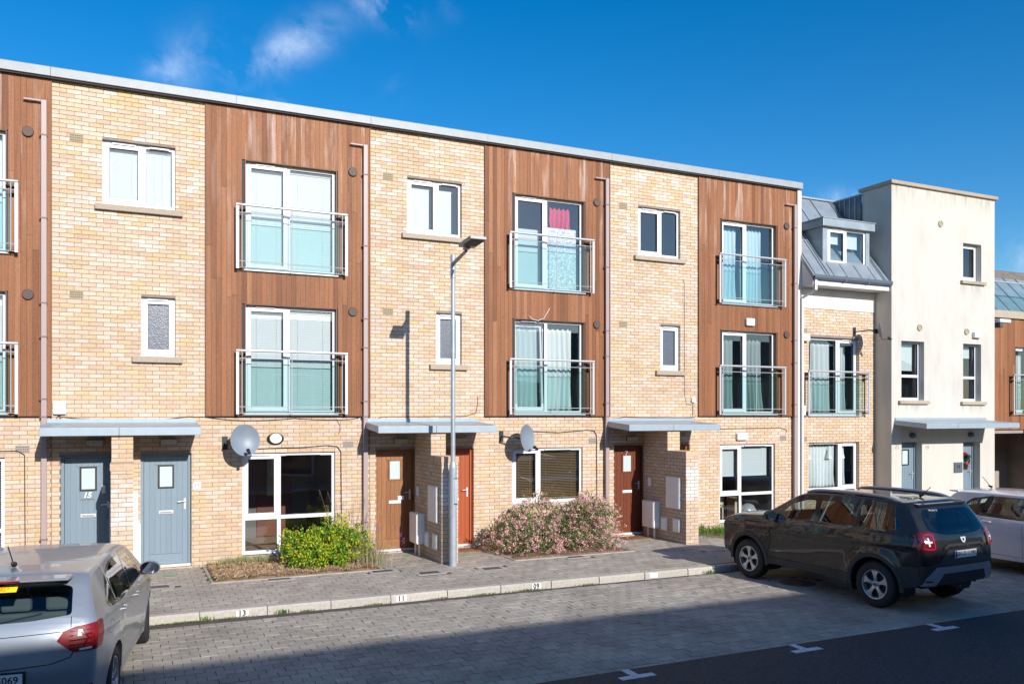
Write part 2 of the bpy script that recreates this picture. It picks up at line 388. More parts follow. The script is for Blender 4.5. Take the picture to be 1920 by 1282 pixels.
def cut_interval(iv, cuts):
    out = [iv]
    for c0, c1 in cuts:
        nx = []
        for a, b in out:
            if c1 <= a or c0 >= b: nx.append((a, b)); continue
            if c0 > a: nx.append((a, c0))
            if c1 < b: nx.append((c1, b))
        out = nx
    return out
rb = random.Random(5)
def brick_face(X0, X1, Z0, Z1, holes, y=0.0, out=None, bl=.225, ch=.075, j=.010, d=.10):
    """stretcher bond bricks on a wall facing -Y; holes (x0,x1,z0,z1)"""
    out = [] if out is None else out
    k0 = int(math.floor(Z0 / ch + 1e-6)); k = k0
    while k * ch < Z1 - .01:
        za, zb = max(k * ch, Z0), min((k + 1) * ch - j, Z1)
        if zb - za > .02:
            off = (k % 2) * bl / 2
            x = X0 - off
            while x < X1 - .005:
                a, b = max(x, X0) + (0 if x <= X0 else j / 2), min(x + bl, X1) - (0 if x + bl >= X1 else j / 2)
                zc = [(h[0], h[1]) for h in holes if h[2] < zb - .012 and h[3] > za + .012]
                for p, q in cut_interval((a, b), zc):
                    if q - p > .02:
                        t = rb.uniform(-.0025, .0025)
                        z_0, z_1 = za, zb
                        for h in holes:       # trim against sills and heads
                            if h[0] < q and h[1] > p:
                                if h[2] < z_1 and h[2] > z_0 and h[2] >= zb - .012: z_1 = h[2]
                                if h[3] > z_0 and h[3] < z_1 and h[3] <= za + .012: z_0 = h[3]
                        out.append((p, q, y + t, y + d, z_0, z_1))
                x += bl
        k += 1
    return out
def slab_with_holes(mb, X0, X1, y0, y1, Z0, Z1, holes):
    zs = sorted({Z0, Z1} | {min(max(h[i], Z0), Z1) for h in holes for i in (2, 3)})
    for za, zb in zip(zs, zs[1:]):
        if zb - za < 1e-4: continue
        zm = (za + zb) / 2
        for a, b in cut_interval((X0, X1), [(h[0], h[1]) for h in holes if h[2] < zm < h[3]]):
            mb.box(a, b, y0, y1, za, zb)
def grow(h, e=.004): return (h[0] - e, h[1] + e, h[2] - e, h[3] + e)
# ================================================================== SETTING: ground
GR = -0.03      # pavement level
RD = -0.14      # road level
def structure(o): o['kind'] = 'structure'; return o
g = MB().box(-90, 140, -70, 90, RD - .30, RD - .05); structure(g.build('ground', mat('subsoil_ground', (.12, .11, .09), .95, var=.2)))
# asphalt carriageway beyond the parking bays
g = MB().box(-60, 90, -15.2, -8.19, RD - .04, RD + .004); structure(g.build('road', M_asphalt))
g = MB().box(-60, 90, -17.4, -15.2, RD - .04, RD + .11); structure(g.build('far_pavement', M_conc))
# parking bay blocks
pv = random.Random(3)
bay = structure(MB().box(-60, 90, -8.19, -3.99, RD - .04, RD - .006).build('parking_bay', M_joint))
blk = []
HOLES = [(10.42, -5.27, .46)]
yy = -8.19; row = 0
while yy < -4.0:
    dy = .10 if row == 0 else .163
    x = -4.2 + (row % 2) * .104; wdt = .208
    while x < 27:
        y1 = min(yy + dy - .005, -3.995)
        if y1 - yy > .03 and not any((x + .1 - hx) ** 2 + (yy + .08 - hy) ** 2 < hr * hr for hx, hy, hr in HOLES):
            t = pv.uniform(-.0035, .0025); e = pv.uniform(.003, .008)
            blk.append((x + e, x + wdt - .003, yy + .003, y1, RD - .05, RD + .0 + t))
        x += wdt
    yy += dy; row += 1
pieces('paving_block', 'block_paving', blk, M_setts, bay)
# oil, damp and wear marks: thin uneven sheets lying on the ground
def ground_stain(cx, cy, rx, ry, col, amt, parent, z, seed):
    m = bpy.data.materials.new('ground_stain'); m.use_nodes = True; q = m.node_tree; p_ = q.nodes['Principled BSDF']
    p_.inputs['Base Color'].default_value = (*col, 1); p_.inputs['Roughness'].default_value = .85
    c_ = q.nodes.new('ShaderNodeTexCoord'); v_ = q.nodes.new('ShaderNodeVectorMath'); v_.operation = 'SUBTRACT'; v_.inputs[1].default_value = (.5, .5, 0); q.links.new(c_.outputs['Generated'], v_.inputs[0])
    l_ = q.nodes.new('ShaderNodeVectorMath'); l_.operation = 'LENGTH'; q.links.new(v_.outputs[0], l_.inputs[0])
    n_ = q.nodes.new('ShaderNodeTexNoise'); n_.noise_dimensions = '4D'; n_.inputs['W'].default_value = seed; n_.inputs['Scale'].default_value = 3.5; n_.inputs['Detail'].default_value = 7; n_.inputs['Roughness'].default_value = .65; q.links.new(c_.outputs['Object'], n_.inputs['Vector'])
    a_ = q.nodes.new('ShaderNodeMath'); a_.operation = 'MULTIPLY_ADD'; a_.inputs[1].default_value = -.9; q.links.new(n_.outputs['Fac'], a_.inputs[0]); q.links.new(l_.outputs['Value'], a_.inputs[2])
    r_ = q.nodes.new('ShaderNodeMapRange'); r_.inputs['From Min'].default_value = -.28; r_.inputs['From Max'].default_value = .02; r_.inputs['To Min'].default_value = amt; r_.inputs['To Max'].default_value = 0; q.links.new(a_.outputs[0], r_.inputs['Value'])
    q.links.new(r_.outputs[0], p_.inputs['Alpha'])
    MB().quad((cx - rx, cy - ry, z), (cx + rx, cy - ry, z), (cx + rx, cy + ry, z), (cx - rx, cy + ry, z)).build('damp_stain', m, parent)
for k, (cx, cy, rx, ry, col, amt) in enumerate([(3.6, -6.7, 1.1, .7, (.085, .062, .045), .6), (7.15, -4.25, .75, .38, (.06, .055, .048), .75), (4.4, -4.75, .9, .5, (.16, .16, .155), .45), (9.2, -4.5, .7, .5, (.07, .065, .058), .6),
                                                (6.4, -6.6, 1.0, .8, (.11, .10, .09), .5), (8.6, -7.3, .9, .35, (.42, .40, .36), .35), (1.6, -5.2, 1.0, .6, (.22, .21, .19), .35), (12.6, -5.6, .9, 1.4, (.08, .072, .062), .6), (2.5, -7.6, 1.2, .5, (.10, .095, .085), .5)]):
    ground_stain(cx, cy, rx, ry, col, amt, bay, RD + .0045 + .0006 * k, k * 3.7)
road = bpy.data.objects['road']
for k, (cx, cy, rx, ry, col, amt) in enumerate([(6.6, -8.95, .75, .5, (.19, .175, .165), .5), (9.5, -9.2, 1.4, .5, (.025, .025, .028), .6), (12.5, -9.0, 1.5, .5, (.11, .105, .10), .4)]):
    ground_stain(cx, cy, rx, ry, col, amt, road, RD + .0055 + .0006 * k, 50 + k * 3.1)
# pavement between kerb and houses, with planted beds
BEDS = [(1.30, 4.12, -1.66, -.01), (6.72, 9.30, -1.82, -.01), (12.15, 15.3, -1.55, -.01)]
pav = structure(MB().box(-60, 90, -3.72, -.0, RD - .04, GR - .008).build('pavement', M_joint))
COVERS = [(2.33, -1.76, .42, .20), (4.82, -2.29, .42, .24), (5.98, -2.38, .40, .24), (7.95, -1.93, .40, .2), (9.12, -1.60, .42, .22), (4.12, -1.80, .42, .22), (.42, -1.62, .46, .24), (10.95, -2.55, .44, .26)]
def hit(x, y, m=.0):
    for a, b, c, d in BEDS:
        if a - m < x < b + m and c - m < y < d + m: return True
    for cx, cy, wx, wy in COVERS:
        if abs(x - cx) < wx / 2 + .07 and abs(y - cy) < wy / 2 + .06: return True
    return False
blk = []; yy = -3.70; row = 0
while yy < -.02:
    x = -4.2 + (row % 2) * .104
    while x < 24:
        if not hit(x + .1, yy + .09):
            t = pv.uniform(-.003, .002)
            blk.append((x + .003, x + .204, yy + .003, min(yy + .188, -.004), GR - .06, GR + t))
        x += .208
    yy += .192; row += 1
pieces('paving_block', 'block_paving', blk, M_paver, pav)
for n, (x0, x1, y0, y1) in enumerate(BEDS):
    mb = MB(); nx, ny = int((x1 - x0) / .08), int((y1 - y0) / .08)
    vs = []
    for i in range(nx + 1):
        for j in range(ny + 1):
            X = x0 + (x1 - x0) * i / nx; Y = y0 + (y1 - y0) * j / ny
            e = min(i, nx - i, j, ny - j) > 0
            vs.append((X, Y, GR + .004 + (.05 * mnoise.noise(Vector((X * 3, Y * 3, n))) + .02 if e else -.01)))
    fs = [(i * (ny + 1) + j, (i + 1) * (ny + 1) + j, (i + 1) * (ny + 1) + j + 1, i * (ny + 1) + j + 1) for i in range(nx) for j in range(ny)]
    mb.add(vs, fs); structure(mb.build('planting_bed', M_soil, smooth=True))
    q = MB()
    q.box(x0 - .05, x0, y0 - .05, y1, GR - .05, GR + .012); q.box(x1, x1 + .05, y0 - .05, y1, GR - .05, GR + .012); q.box(x0, x1, y0 - .05, y0, GR - .05, GR + .012)
    structure(q.build('bed_edging', M_conc))
# kerb of separate stones, very slightly off the line of the houses
kerb = structure(MB().box(-60, 90, -3.98, -3.72, RD - .06, RD - .01).build('kerb', M_joint))
kx = -3.65; n = 0
ks = []
while kx < 26:
    y0 = -3.62 - .027 * (kx - .4) * .6
    mb = MB().prism([(y0 - .145, RD - .05), (y0 - .145, GR - .025), (y0 - .125, GR + .001), (y0 + .0, GR + .003), (y0 + .0, RD - .05)], 0, kx + .004, kx + .911)
    if kx > 24: break
    mb.build('kerbstone', M_kerb, kerb); ks.append((kx, y0)); kx += .915
def kerb_y(x): return -3.62 - .027 * (x - .4) * .6 - .145
# round manhole in the bay, small covers in the pavement
t = MB().lathe([(.0, 0), (.30, 0), (.30, -.03)], (10.42, -5.27, RD + .004), 'z', 40)
mh = thing('manhole_cover', 'round black iron manhole cover set in a concrete ring under the dark four-by-four', 'manhole cover', (10.42, -5.27, RD))
t.build('lid', M_iron, mh); MB().lathe([(.31, -.05), (.31, .002), (.45, .0), (.45, -.05)], (10.42, -5.27, RD), 'z', 40).build('ring', M_conc, mh)
CL = ['small iron cover at the edge of the bed beside the yellow-green bush', 'small iron cover in the pavement left of the lamp post base', 'small iron cover in the pavement right of the lamp post base',
      'small iron cover at the front of the pink-flowering shrub', 'small iron cover at the right end of the pink-flowering shrub, by the doormat', 'small iron cover among dry grass before the door left of the lamp post',
      'small iron cover in the pavement in front of the blue-grey door, beside the silver car', 'small iron cover in the shade before the meter-box wall end by the dark car']
for (cx, cy, wx, wy), lb in zip(COVERS, CL):
    c = thing('utility_cover', lb, 'utility cover', (cx, cy, GR), 'small covers set in the pavement')
    MB().box(cx - wx / 2 + .04, cx + wx / 2 - .04, cy - wy / 2 + .03, cy + wy / 2 - .03, GR - .03, GR + .004).build('lid', M_iron, c)
    q = MB(); a, b = wx / 2 + .05, wy / 2 + .05
    q.box(cx - a, cx + a, cy - b, cy - wy / 2 + .02, GR - .04, GR + .001); q.box(cx - a, cx + a, cy + wy / 2 - .02, cy + b, GR - .04, GR + .001)
    q.box(cx - a, cx - wx / 2 + .03, cy - wy / 2 + .02, cy + wy / 2 - .02, GR - .04, GR + .001); q.box(cx + wx / 2 - .03, cx + a, cy - wy / 2 + .02, cy + wy / 2 - .02, GR - .04, GR + .001)
    q.build('surround', M_conc, c)
# painted bay marks
for i, (bx, lb) in enumerate([(5.08, 'nearest the camera'), (7.53, 'middle one of the three'), (9.98, 'farthest one')]):
    o = MB().box(bx - .05, bx + .05, -8.40, -8.195, RD + .004, RD + .008).box(bx - .22, bx + .22, -8.50, -8.40, RD + .004, RD + .008).build('bay_marking', M_paint, org=(bx, -8.4, RD))
    tag(o, 'white painted T-shaped parking mark on the asphalt, ' + lb, 'road marking', 'white T-shaped parking marks')
# kerb numbers
for i, (bx, s, lb) in enumerate([(1.49, '13', 'white plate with the number 13 on the kerb near the silver car'), (3.83, '11', 'white plate with the number 11 on the kerb'),
                                 (6.13, '09', 'white plate with the number 09 on the kerb beside a tuft of weeds'), (8.42, '', 'worn blank white plate on the kerb near the dark car')]):
    ky = kerb_y(bx)
    t = thing('kerb_number', lb, 'kerb number', (bx, ky - .005, RD + .06), 'white number plates on the kerb')
    MB().box(bx - .085, bx + .085, ky - .006, ky - .0015, RD + .012, GR - .018).build('plate', M_plate, t)
    if s: text('lettering', s, .10, (bx, ky - .0075, RD + .05), M_ink, t, extrude=.0008, offset=.004, spacing=1.15)

# ================================================================== HOUSES
FRAME_Y = .075
def window(parent, x0, x1, z0, z1, y, cols, rows=None, sashes=(), vents=(), name='window', pane_mat=None, hung=False):
    """white frame; cols/rows: mullion and transom centres; sashes: cells (ci,ri) with their own frame"""
    fw, d = .055, .07
    f = MB(); f.box(x0, x0 + fw, y, y + d, z0, z1); f.box(x1 - fw, x1, y, y + d, z0, z1)
    f.box(x0 + fw, x1 - fw, y, y + d, z1 - fw, z1); f.box(x0 + fw, x1 - fw, y, y + d, z0, z0 + fw + .015)
    xs = [x0 + fw] + [c for m_ in cols for c in (m_ - .035, m_ + .035)] + [x1 - fw]
    for m_ in cols: f.box(m_ - .035, m_ + .035, y + .001, y + d, z0 + fw + .015, z1 - fw)
    rows = rows or []
    zs = [z0 + fw + .015] + [c for m_ in rows for c in (m_ - .035, m_ + .035)] + [z1 - fw]
    for i in range(0, len(xs), 2):
        for m_ in rows: f.box(xs[i], xs[i + 1], y + .002, y + d, m_ - .035, m_ + .035)
    fr = f.build(name, M_upvc, parent)
    for ci in range(len(xs) // 2):
        for ri in range(len(zs) // 2):
            a, b, c, e = xs[2 * ci], xs[2 * ci + 1], zs[2 * ri], zs[2 * ri + 1]
            if (ci, ri) in sashes:
                s = MB(); q = .055; yo = y - .014
                s.box(a - .012, a + q, yo, y + d - .01, c - .012, e + .012); s.box(b - q, b + .012, yo, y + d - .01, c - .012, e + .012)
                s.box(a + q, b - q, yo, y + d - .01, e - q, e + .012); s.box(a + q, b - q, yo, y + d - .01, c - .012, c + q)
                s.build('sash', M_upvc, fr, bevel=.004)
                a, b, c, e = a + q, b - q, c + q, e - q
            g_ = .006
            MB().box(a, a + g_, y + .012, y + .05, c, e).box(b - g_, b, y + .012, y + .05, c, e).box(a + g_, b - g_, y + .012, y + .05, e - g_, e).box(a + g_, b - g_, y + .012, y + .05, c, c + g_).build('gasket', M_gasket, fr)
            MB().quad((a + .002, y + .028, c + .002), (b - .002, y + .028, c + .002), (b - .002, y + .028, e - .002), (a + .002, y + .028, e - .002)).build('pane', pane_mat or M_glass, fr)
    for vx0, vx1 in vents:
        MB().box(vx0, vx1, y - .03, y - .002, z1 - .048, z1 - .022).build('trickle_vent', M_upvc, fr)
        MB().box(vx0 + .01, vx1 - .01, y - .0315, y - .030, z1 - .050, z1 - .044).build('vent_slot', M_gasket, fr)
    return fr

def door(parent, x0, x1, z0, z1, y, m, letter=.98, glass=True, hx=None, mframe=None, number=None, hside=1, label=None):
    """boarded front door: frame, leaf, boards, small glazed light, letter plate, handle"""
    mf = mframe or m
    fr = MB().box(x0, x0 + .05, y, y + .09, z0, z1).box(x1 - .05, x1, y, y + .09, z0, z1).box(x0 + .05, x1 - .05, y, y + .09, z1 - .05, z1)
    d = MB().box(x0 + .055, x1 - .055, y + .035, y + .075, z0 + .04, z1 - .055).build('door', m, parent)
    if label: d['label'] = label
    fr.build('door_frame', mf, parent)
    n = 8; a, b = x0 + .058, x1 - .058; w_ = (b - a) / n
    gx0, gx1, gz0, gz1 = (a + b) / 2 - .105, (a + b) / 2 + .105, z1 - .60, z1 - .235
    me = shared_box('board', m)
    ORG_ = ORG[parent.name]
    def bd(p0, p1, q0, q1, yy=None):
        o = bpy.data.objects.new('board', me); COL.objects.link(o); o.parent = d
        o.location = ((p0 + p1) / 2 - ORG_[0], y + .033 - ORG_[1], (q0 + q1) / 2 - ORG_[2]); o.scale = (p1 - p0, .018, q1 - q0)
    for i in range(n):
        p0, p1 = a + i * w_ + .0025, a + (i + 1) * w_ - .0025
        if i in (0, n - 1): bd(p0, p1, z0 + .045, z1 - .058); continue
        bd(p0, p1, z0 + .23, z1 - .058) if not (glass and p1 > gx0 - .01 and p0 < gx1 + .01) else (bd(p0, p1, z0 + .23, gz0 - .03), bd(p0, p1, gz1 + .03, z1 - .058))
    bd(a + w_ + .0025, b - w_ - .0025, z0 + .045, z0 + .225)
    if glass:
        MB().box(gx0 - .03, gx0, y + .012, y + .05, gz0 - .03, gz1 + .03).box(gx1, gx1 + .03, y + .012, y + .05, gz0 - .03, gz1 + .03).box(gx0, gx1, y + .012, y + .05, gz1, gz1 + .03).box(gx0, gx1, y + .012, y + .05, gz0 - .03, gz0).build('light_frame', M_black if m is M_door_blue else m, d)
        MB().box(gx0, gx1, y + .020, y + .032, gz0, gz1).build('light_pane', M_frostpale, d)
    if letter:
        MB().box((a + b) / 2 - .125, (a + b) / 2 + .125, y + .010, y + .026, letter - .03, letter + .03).build('letter_plate', M_steel if m is M_door_blue else M_white, d, bevel=.004)
        if m is M_door_blue: MB().box((a + b) / 2 - .095, (a + b) / 2 + .095, y + .0075, y + .012, letter - .014, letter + .012).build('letter_flap', mat('dull_metal', (.30, .30, .29), .5, metal=.4), d)
    hx_ = b - .05 if hside > 0 else a + .05
    h = MB().box(hx_ - .018, hx_ + .018, y + .008, y + .024, 1.02 + z0, 1.22 + z0).cyl((hx_, y + .02, 1.17 + z0), (hx_, y - .03, 1.17 + z0), .011, 8)
    h.cyl((hx_, y - .025, 1.17 + z0), (hx_ - .12 * hside, y - .03, 1.16 + z0), .010, 8); h.build('handle', M_steel, d)
    MB().box(x0, x1, y - .03, y + .09, z0 - .03, z0 + .035).build('threshold', M_upvc, parent)
    return d

def cladding(parent, X0, X1, Z0, Z1, holes, y=-.028, w_=.0905):
    """vertical cedar boards, butt jointed here and there"""
    bs = []
    r = random.Random(int(X0 * 100) + 999)
    n = round((X1 - X0) / w_); w_ = (X1 - X0) / n
    for i in range(n):
        a, b = X0 + i * w_ + .0015, X0 + (i + 1) * w_ - .0015
        cuts = [(h[2], h[3]) for h in holes if h[0] < b - .012 and h[1] > a + .012]
        a2, b2 = a, b
        for h in holes:
            if h[0] < b and h[1] > a and not (h[0] < b - .012 and h[1] > a + .012):
                if h[0] > a: b2 = h[0]
                else: a2 = h[1]
        for z0, z1 in cut_interval((Z0, Z1), cuts):
            js = []
            if z1 - z0 > 3.2: js = [z0 + (z1 - z0) * r.uniform(.3, .75)]
            zz = [z0] + js + [z1]
            for c, d in zip(zz, zz[1:]):
                t = r.uniform(-.0025, .0025)
                bs.append((a2, b2, y + t, y + .024, c + (.002 if c > z0 else 0), d - (.002 if d < z1 else 0)))
    pieces('plank', 'planking', bs, M_cedar, parent)
    m = MB(); slab_with_holes(m, X0 + .002, X1 - .002, y + .0225, y + .05, Z0 + .006, Z1, [grow(h) for h in holes])
    m.build('cladding_backing', M_dark, parent)
    # reveals of the openings in the cladding
    for h in holes:
        q = MB(); q.box(h[0] - .001, h[0] + .014, y + .004, .10, h[2], h[3]); q.box(h[1] - .014, h[1] + .001, y + .004, .10, h[2], h[3]); q.box(h[0] + .014, h[1] - .014, y + .004, .10, h[3] - .014, h[3] + .001)
        q.build('reveal', mat('brown_reveal', (.17, .085, .045), .6), parent)

def juliet(parent, x0, x1, z0, z1, y=-.03, posts=None):
    """handrail, thin rails, end plates, glass"""
    ya = y - .13
    b = MB().cyl((x0, ya, z1), (x1, ya, z1), .024, 10).build('juliet_balcony', M_rail, parent, smooth=True)
    b2 = MB()
    for z in (z1 - .14, z0 + .14, z0 + .02): b2.cyl((x0 + .02, ya + .015, z), (x1 - .0, ya + .015, z), .0075, 6)
    b2.build('rail', M_rail, b)
    for s, xx in ((1, x0), (-1, x1)):
        e = MB().box(xx + (.0 if s > 0 else -.05), xx + (.05 if s > 0 else .0), ya - .004, ya + .010, z0, z1 + .005)
        e.build('end_plate', M_rail, b)
        MB().cyl((xx + s * .105, ya, z0 + .02), (xx + s * .105, ya, z1), .009, 6).build('upright', M_rail, b)
        for z in (z1 - .06, z1 - .17, z0 + .06): MB().box(xx + (.01 if s > 0 else -.13), xx + (.13 if s > 0 else -.01), ya + .02, y, z - .022, z + .022).build('wall_bracket', M_bracket, b)
    for p in (posts or [(x0 + x1) / 2]): MB().cyl((p, ya + .004, z0), (p, ya + .004, z1), .009, 6).build('upright', M_rail, b)
    xm = (posts or [(x0 + x1) / 2])[0]
    for a, c in ((x0 + .12, xm - .015), (xm + .015, x1 - .12)):
        MB().quad((a, ya + .022, z0 + .02), (c, ya + .022, z0 + .02), (c, ya + .022, z1 - .15), (a, ya + .022, z1 - .15)).build('glass_panel', M_bglass, b)
    return b

def downpipe(parent, x, ztop, y=-.085, r=.042, brk=(), m=None, spout=True):
    m = m or M_pipe
    p = MB().box(x - r, x + r, y - .03, y + .03, GR + .0, ztop)
    if spout: p.box(x - .30, x - r, y - .015, y + .02, ztop - .03, ztop)
    o = p.build('downpipe', m, parent, bevel=.006)
    for z in brk:
        MB().box(x - r - .02, x + r + .006, y - .034, -.0 if z < 2.7 else -.03, z - .012, z + .012).build('pipe_clip', mat('pipe_clip', (.19, .11, .10), .6), o)
    return o

def airbrick(parent, x0, x1, z0, z1, y=-.004, col=None):
    m = col or mat('buff_airbrick', (.36, .30, .20), .9)
    b = MB().box(x0, x1, y, y + .03, z0, z1).build('air_brick', m, parent)
    s = MB()
    for r in range(3):
        for c in range(6):
            a = x0 + .012 + c * (x1 - x0 - .02) / 6; z = z0 + .018 + r * (z1 - z0 - .02) / 3
            s.box(a, a + (x1 - x0) / 6 - .012, y - .001, y + .002, z, z + .018)
    s.build('slot', mat('brown_slot', (.17, .13, .08), .9), b)

def sill(parent, x0, x1, z0, z1, out=.075):
    MB().prism([(-out, z0), (-out, z1 - .012), (.10, z1), (.10, z0)], 0, x0, x1).build('sill', M_sill, parent, bevel=.006)

def canopy(parent, x0, x1, d=1.0, y=0.0):
    c = MB().prism([(y - d, 2.39), (y - d, 2.525), (y, 2.60), (y, 2.48), (y - d + .06, 2.40)], 0, x0, x1).build('canopy', M_canopy, parent, bevel=.008)
    MB().box(x0 + .02, x1 - .02, y - .03, y - .002, 2.60, 2.665).build('flashing', M_canopy, c)
    MB().box(x0 + 1.15, x0 + 1.158, y - d - .0015, y - d + .0, 2.392, 2.523).build('joint', M_gasket, c)
    return c

def rooms(parent, X0, X1, windows, dark_ground=False):
    """simple interiors: floors, ceilings, party walls, back wall"""
    f = MB(); w_ = MB(); c = MB()
    w_.box(X0, X0 + .08, .27, 5.0, -.02, 8.3); w_.box(X1 - .08, X1, .27, 5.0, -.02, 8.3); w_.box(X0 + .08, X1 - .08, 4.6, 4.7, -.02, 8.3)
    xm = X0 + 2.52
    w_.box(xm, xm + .08, .27, 4.6, -.02, 8.3)
    for z in (.0, 2.70, 5.38): f.box(X0 + .08, X1 - .08, .12, 4.6, z - .05 if z else -.05, z + .04)
    for z in (2.42, 5.12, 8.05): c.box(X0 + .08, X1 - .08, .27, 4.6, z, z + .03)
    w_.build('inner_wall', M_room, parent)
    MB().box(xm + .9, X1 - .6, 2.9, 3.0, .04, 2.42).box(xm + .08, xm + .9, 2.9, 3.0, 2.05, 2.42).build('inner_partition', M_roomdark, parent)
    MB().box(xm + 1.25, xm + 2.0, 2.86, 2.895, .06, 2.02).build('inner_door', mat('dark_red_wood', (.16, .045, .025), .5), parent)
    MB().box(xm + 1.47, xm + 1.78, 2.845, 2.858, .95, 1.80).build('door_glass', M_frostpale, parent); f.build('inner_floor', M_floor, parent); c.build('inner_ceiling', M_ceil, parent)

def terrace_house(i, u, label, opts):
    t = thing('terraced_house', label, 'house', (u, 0, 0), 'three-storey brick and timber terraced houses')
    B = (u, u + 2.48); Wd = (u + 2.48, u + 5.53)
    X1e = opts.get('x1', Wd[1])
    W2 = (u + .78, u + 1.965, 6.41, 7.53); W1 = (u + 1.40, u + 1.965, 3.78, 4.825)
    F2 = (u + 3.165, u + 4.88, 5.44, 7.48); F1 = (u + 3.165, u + 4.88, 2.755, 4.80)
    gz = opts.get('gz0', .12); G = (u + 3.12, u + 4.85, gz, 2.015)
    D1 = (u + .14, u + .98, .0, 2.04); D2 = (u + 1.39, u + 2.235, .0, 2.04)
    bricks = []
    brick_face(B[0] + .012, B[1], -.15, 8.45, [W2, W1, D1, D2], out=bricks)
    brick_face(B[1] + .0, X1e, -.15, 2.70, [G], out=bricks)
    m = MB(); slab_with_holes(m, B[0], X1e, .007, .26, -.15, 8.45, [grow(h) for h in (W2, W1, D1, D2, (F2[0], F2[1], F2[2], F2[3]), F1, G)])
    m.build('wall', M_mortar, t)
    # blade wall between the two doors
    bx0, bx1 = u + .94, u + 1.265
    def blade(y0, y1, z0, z1):
        k = int(math.floor(z0 / .075)); 
        while k * .075 < z1 - .01:
            za, zb = max(z0, k * .075), min(z1, k * .075 + .065)
            if zb - za > .02:
                y = y0 - (k % 2) * .1125
                if k % 2:
                    pass
                while y < y1 - .004:
                    a, b = max(y, y0) + (0 if y <= y0 else .005), min(y + .225, y1) - (0 if y + .225 >= y1 else .005)
                    if b - a > .02:
                        s = rb.uniform(-.002, .002)
                        if y <= y0 and k % 2: xs_ = [(bx0, bx0 + .105), (bx0 + .115, bx1)]
                        elif y <= y0: xs_ = [(bx0, bx0 + .215), (bx0 + .225, bx1)]
                        else: xs_ = [(bx0, bx0 + .155), (bx0 + .17, bx1)]
                        for p, q in xs_: bricks.append((p + s, q - s, a + (s if y <= y0 else 0), b, za, zb))
                    y += .225
            k += 1
    YU, YL, HL = -.93, -1.60, 1.845
    blade(YU, -.004, -.15, 2.395); blade(YL, YU - .006, -.15, HL)
    q = 0; y = YL - .012
    while y < YU - .02:       # brick-on-edge coping
        bricks.append((bx0 - .012, bx1 + .012, y, y + .063, HL + .004, HL + .112)); y += .074
    MB().box(bx0 + .006, bx1 - .006, YU + .006, .006, -.15, 2.388).box(bx0 + .006, bx1 - .006, YL + .006, YU + .0, -.15, HL + .002).box(bx0 + .006, bx1 - .006, YL, YU - .02, HL + .002, HL + .10).build('blade_wall', M_mortar, t)
    pieces('brick', 'brickwork', bricks, M_brick, t)
    # cladding and its edge trims
    cladding(t, Wd[0], X1e, 2.715, 8.44, [F2, F1])
    MB().box(Wd[0] - .012, Wd[0] - .001, -.045, .003, 2.70, 8.44).box(X1e + .001, X1e + .012, -.045, .003, 2.70, 8.44).build('edge_trim', mat('brown_trim', (.14, .075, .045), .6), t)
    MB().box(Wd[0] - .012, X1e, -.05, -.002, 2.700, 2.7135).build('base_flashing', M_dark, t)
    # windows
    window(t, *W2, FRAME_Y, [W2[0] + .665], None, {(0, 0)}, [(W2[0] + .16, W2[0] + .53), (W2[0] + .76, W2[0] + 1.08)])
    window(t, *W1, FRAME_Y, [], None, {(0, 0)}, [(W1[0] + .10, W1[0] + .44)], pane_mat=M_frost)
    for n, F in enumerate((F2, F1)):
        window(t, F[0] + .01, F[1] - .01, F[2], F[3] - .01, FRAME_Y, [F[0] + .80], None, set() if (i == 2 and n == 1) else {(0, 0)}, [(F[0] + .2, F[0] + .55)], name='french_window')
        if i == 2 and n == 1: pass
        juliet(t, u + 2.99, u + 5.06, F[2] - .01, F[2] + 1.165, posts=[u + 4.0 + (.0 if i == 1 else .12)])
        MB().box(F[0] - .02, F[1] + .02, -.05, .10, F[2] - .022, F[2] - .002).build('threshold', M_rail, t)
    rows = [.80] if gz < .5 else None
    window(t, G[0], G[1], G[2], G[3], .055, [G[0] + .67], rows, {(0, 1)} if rows else {(0, 0)}, [(G[0] + .16, G[0] + .52), (G[0] + .8, G[0] + 1.45)])
    sill(t, W2[0] - .115, W2[1] + .12, 6.30, 6.41); sill(t, W1[0] - .145, W1[1] + .12, 3.665, 3.78)
    if gz < .5: MB().box(G[0] - .01, G[1] + .01, -.012, .08, gz - .10, gz - .004).build('sill', M_sill, t)
    # doors
    dm = opts['doors']
    door(t, D1[0], D1[1], .0, D1[3], .10, dm[0][0], number=None, label=dm[0][1])
    door(t, D2[0], D2[1], .0, D2[3], .10, dm[1][0], label=dm[1][1])
    # canopy, pipe, vents
    canopy(t, u - .10, u + 2.33)
    downpipe(t, X1e - .10, 8.04, brk=(7.45, 6.05, 4.62, 4.05, 3.0, 2.70, .63))
    airbrick(t, u + .275, u + .49, 7.43, 7.57); airbrick(t, u + .275, u + .49, 4.735, 4.87); airbrick(t, u + 5.0, u + 5.215, 2.09, 2.22, col=mat('grey_airbrick', (.33, .31, .28), .9))
    for z in (7.49, 4.755):
        MB().lathe([(.0, -.035), (.078, -.035), (.088, -.025), (.088, 0)], (u + 5.19, -.03, z), 'y', 24).build('round_vent', mat('brown_vent', (.085, .05, .038), .6), t, smooth=True)
    # fascia and flat roof
    fa = MB()
    j = {1: u + 3.0, 2: u + 2.5}.get(i, u + 3.0)
    for a, b in ((u + .003, j - .002), (j + .002, X1e - .003 + opts.get('xr', 0))):
        MB().prism([(-.13, 8.455), (-.13, 8.60), (-.115, 8.615), (.3, 8.64), (.3, 8.45), (-.10, 8.45)], 0, a, b).build('fascia_panel', M_fascia, t)
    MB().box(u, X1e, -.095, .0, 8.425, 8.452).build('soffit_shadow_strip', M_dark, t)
    MB().box(u, X1e, .30, 5.2, 8.40, 8.60).build('roof', M_zincdark, t)
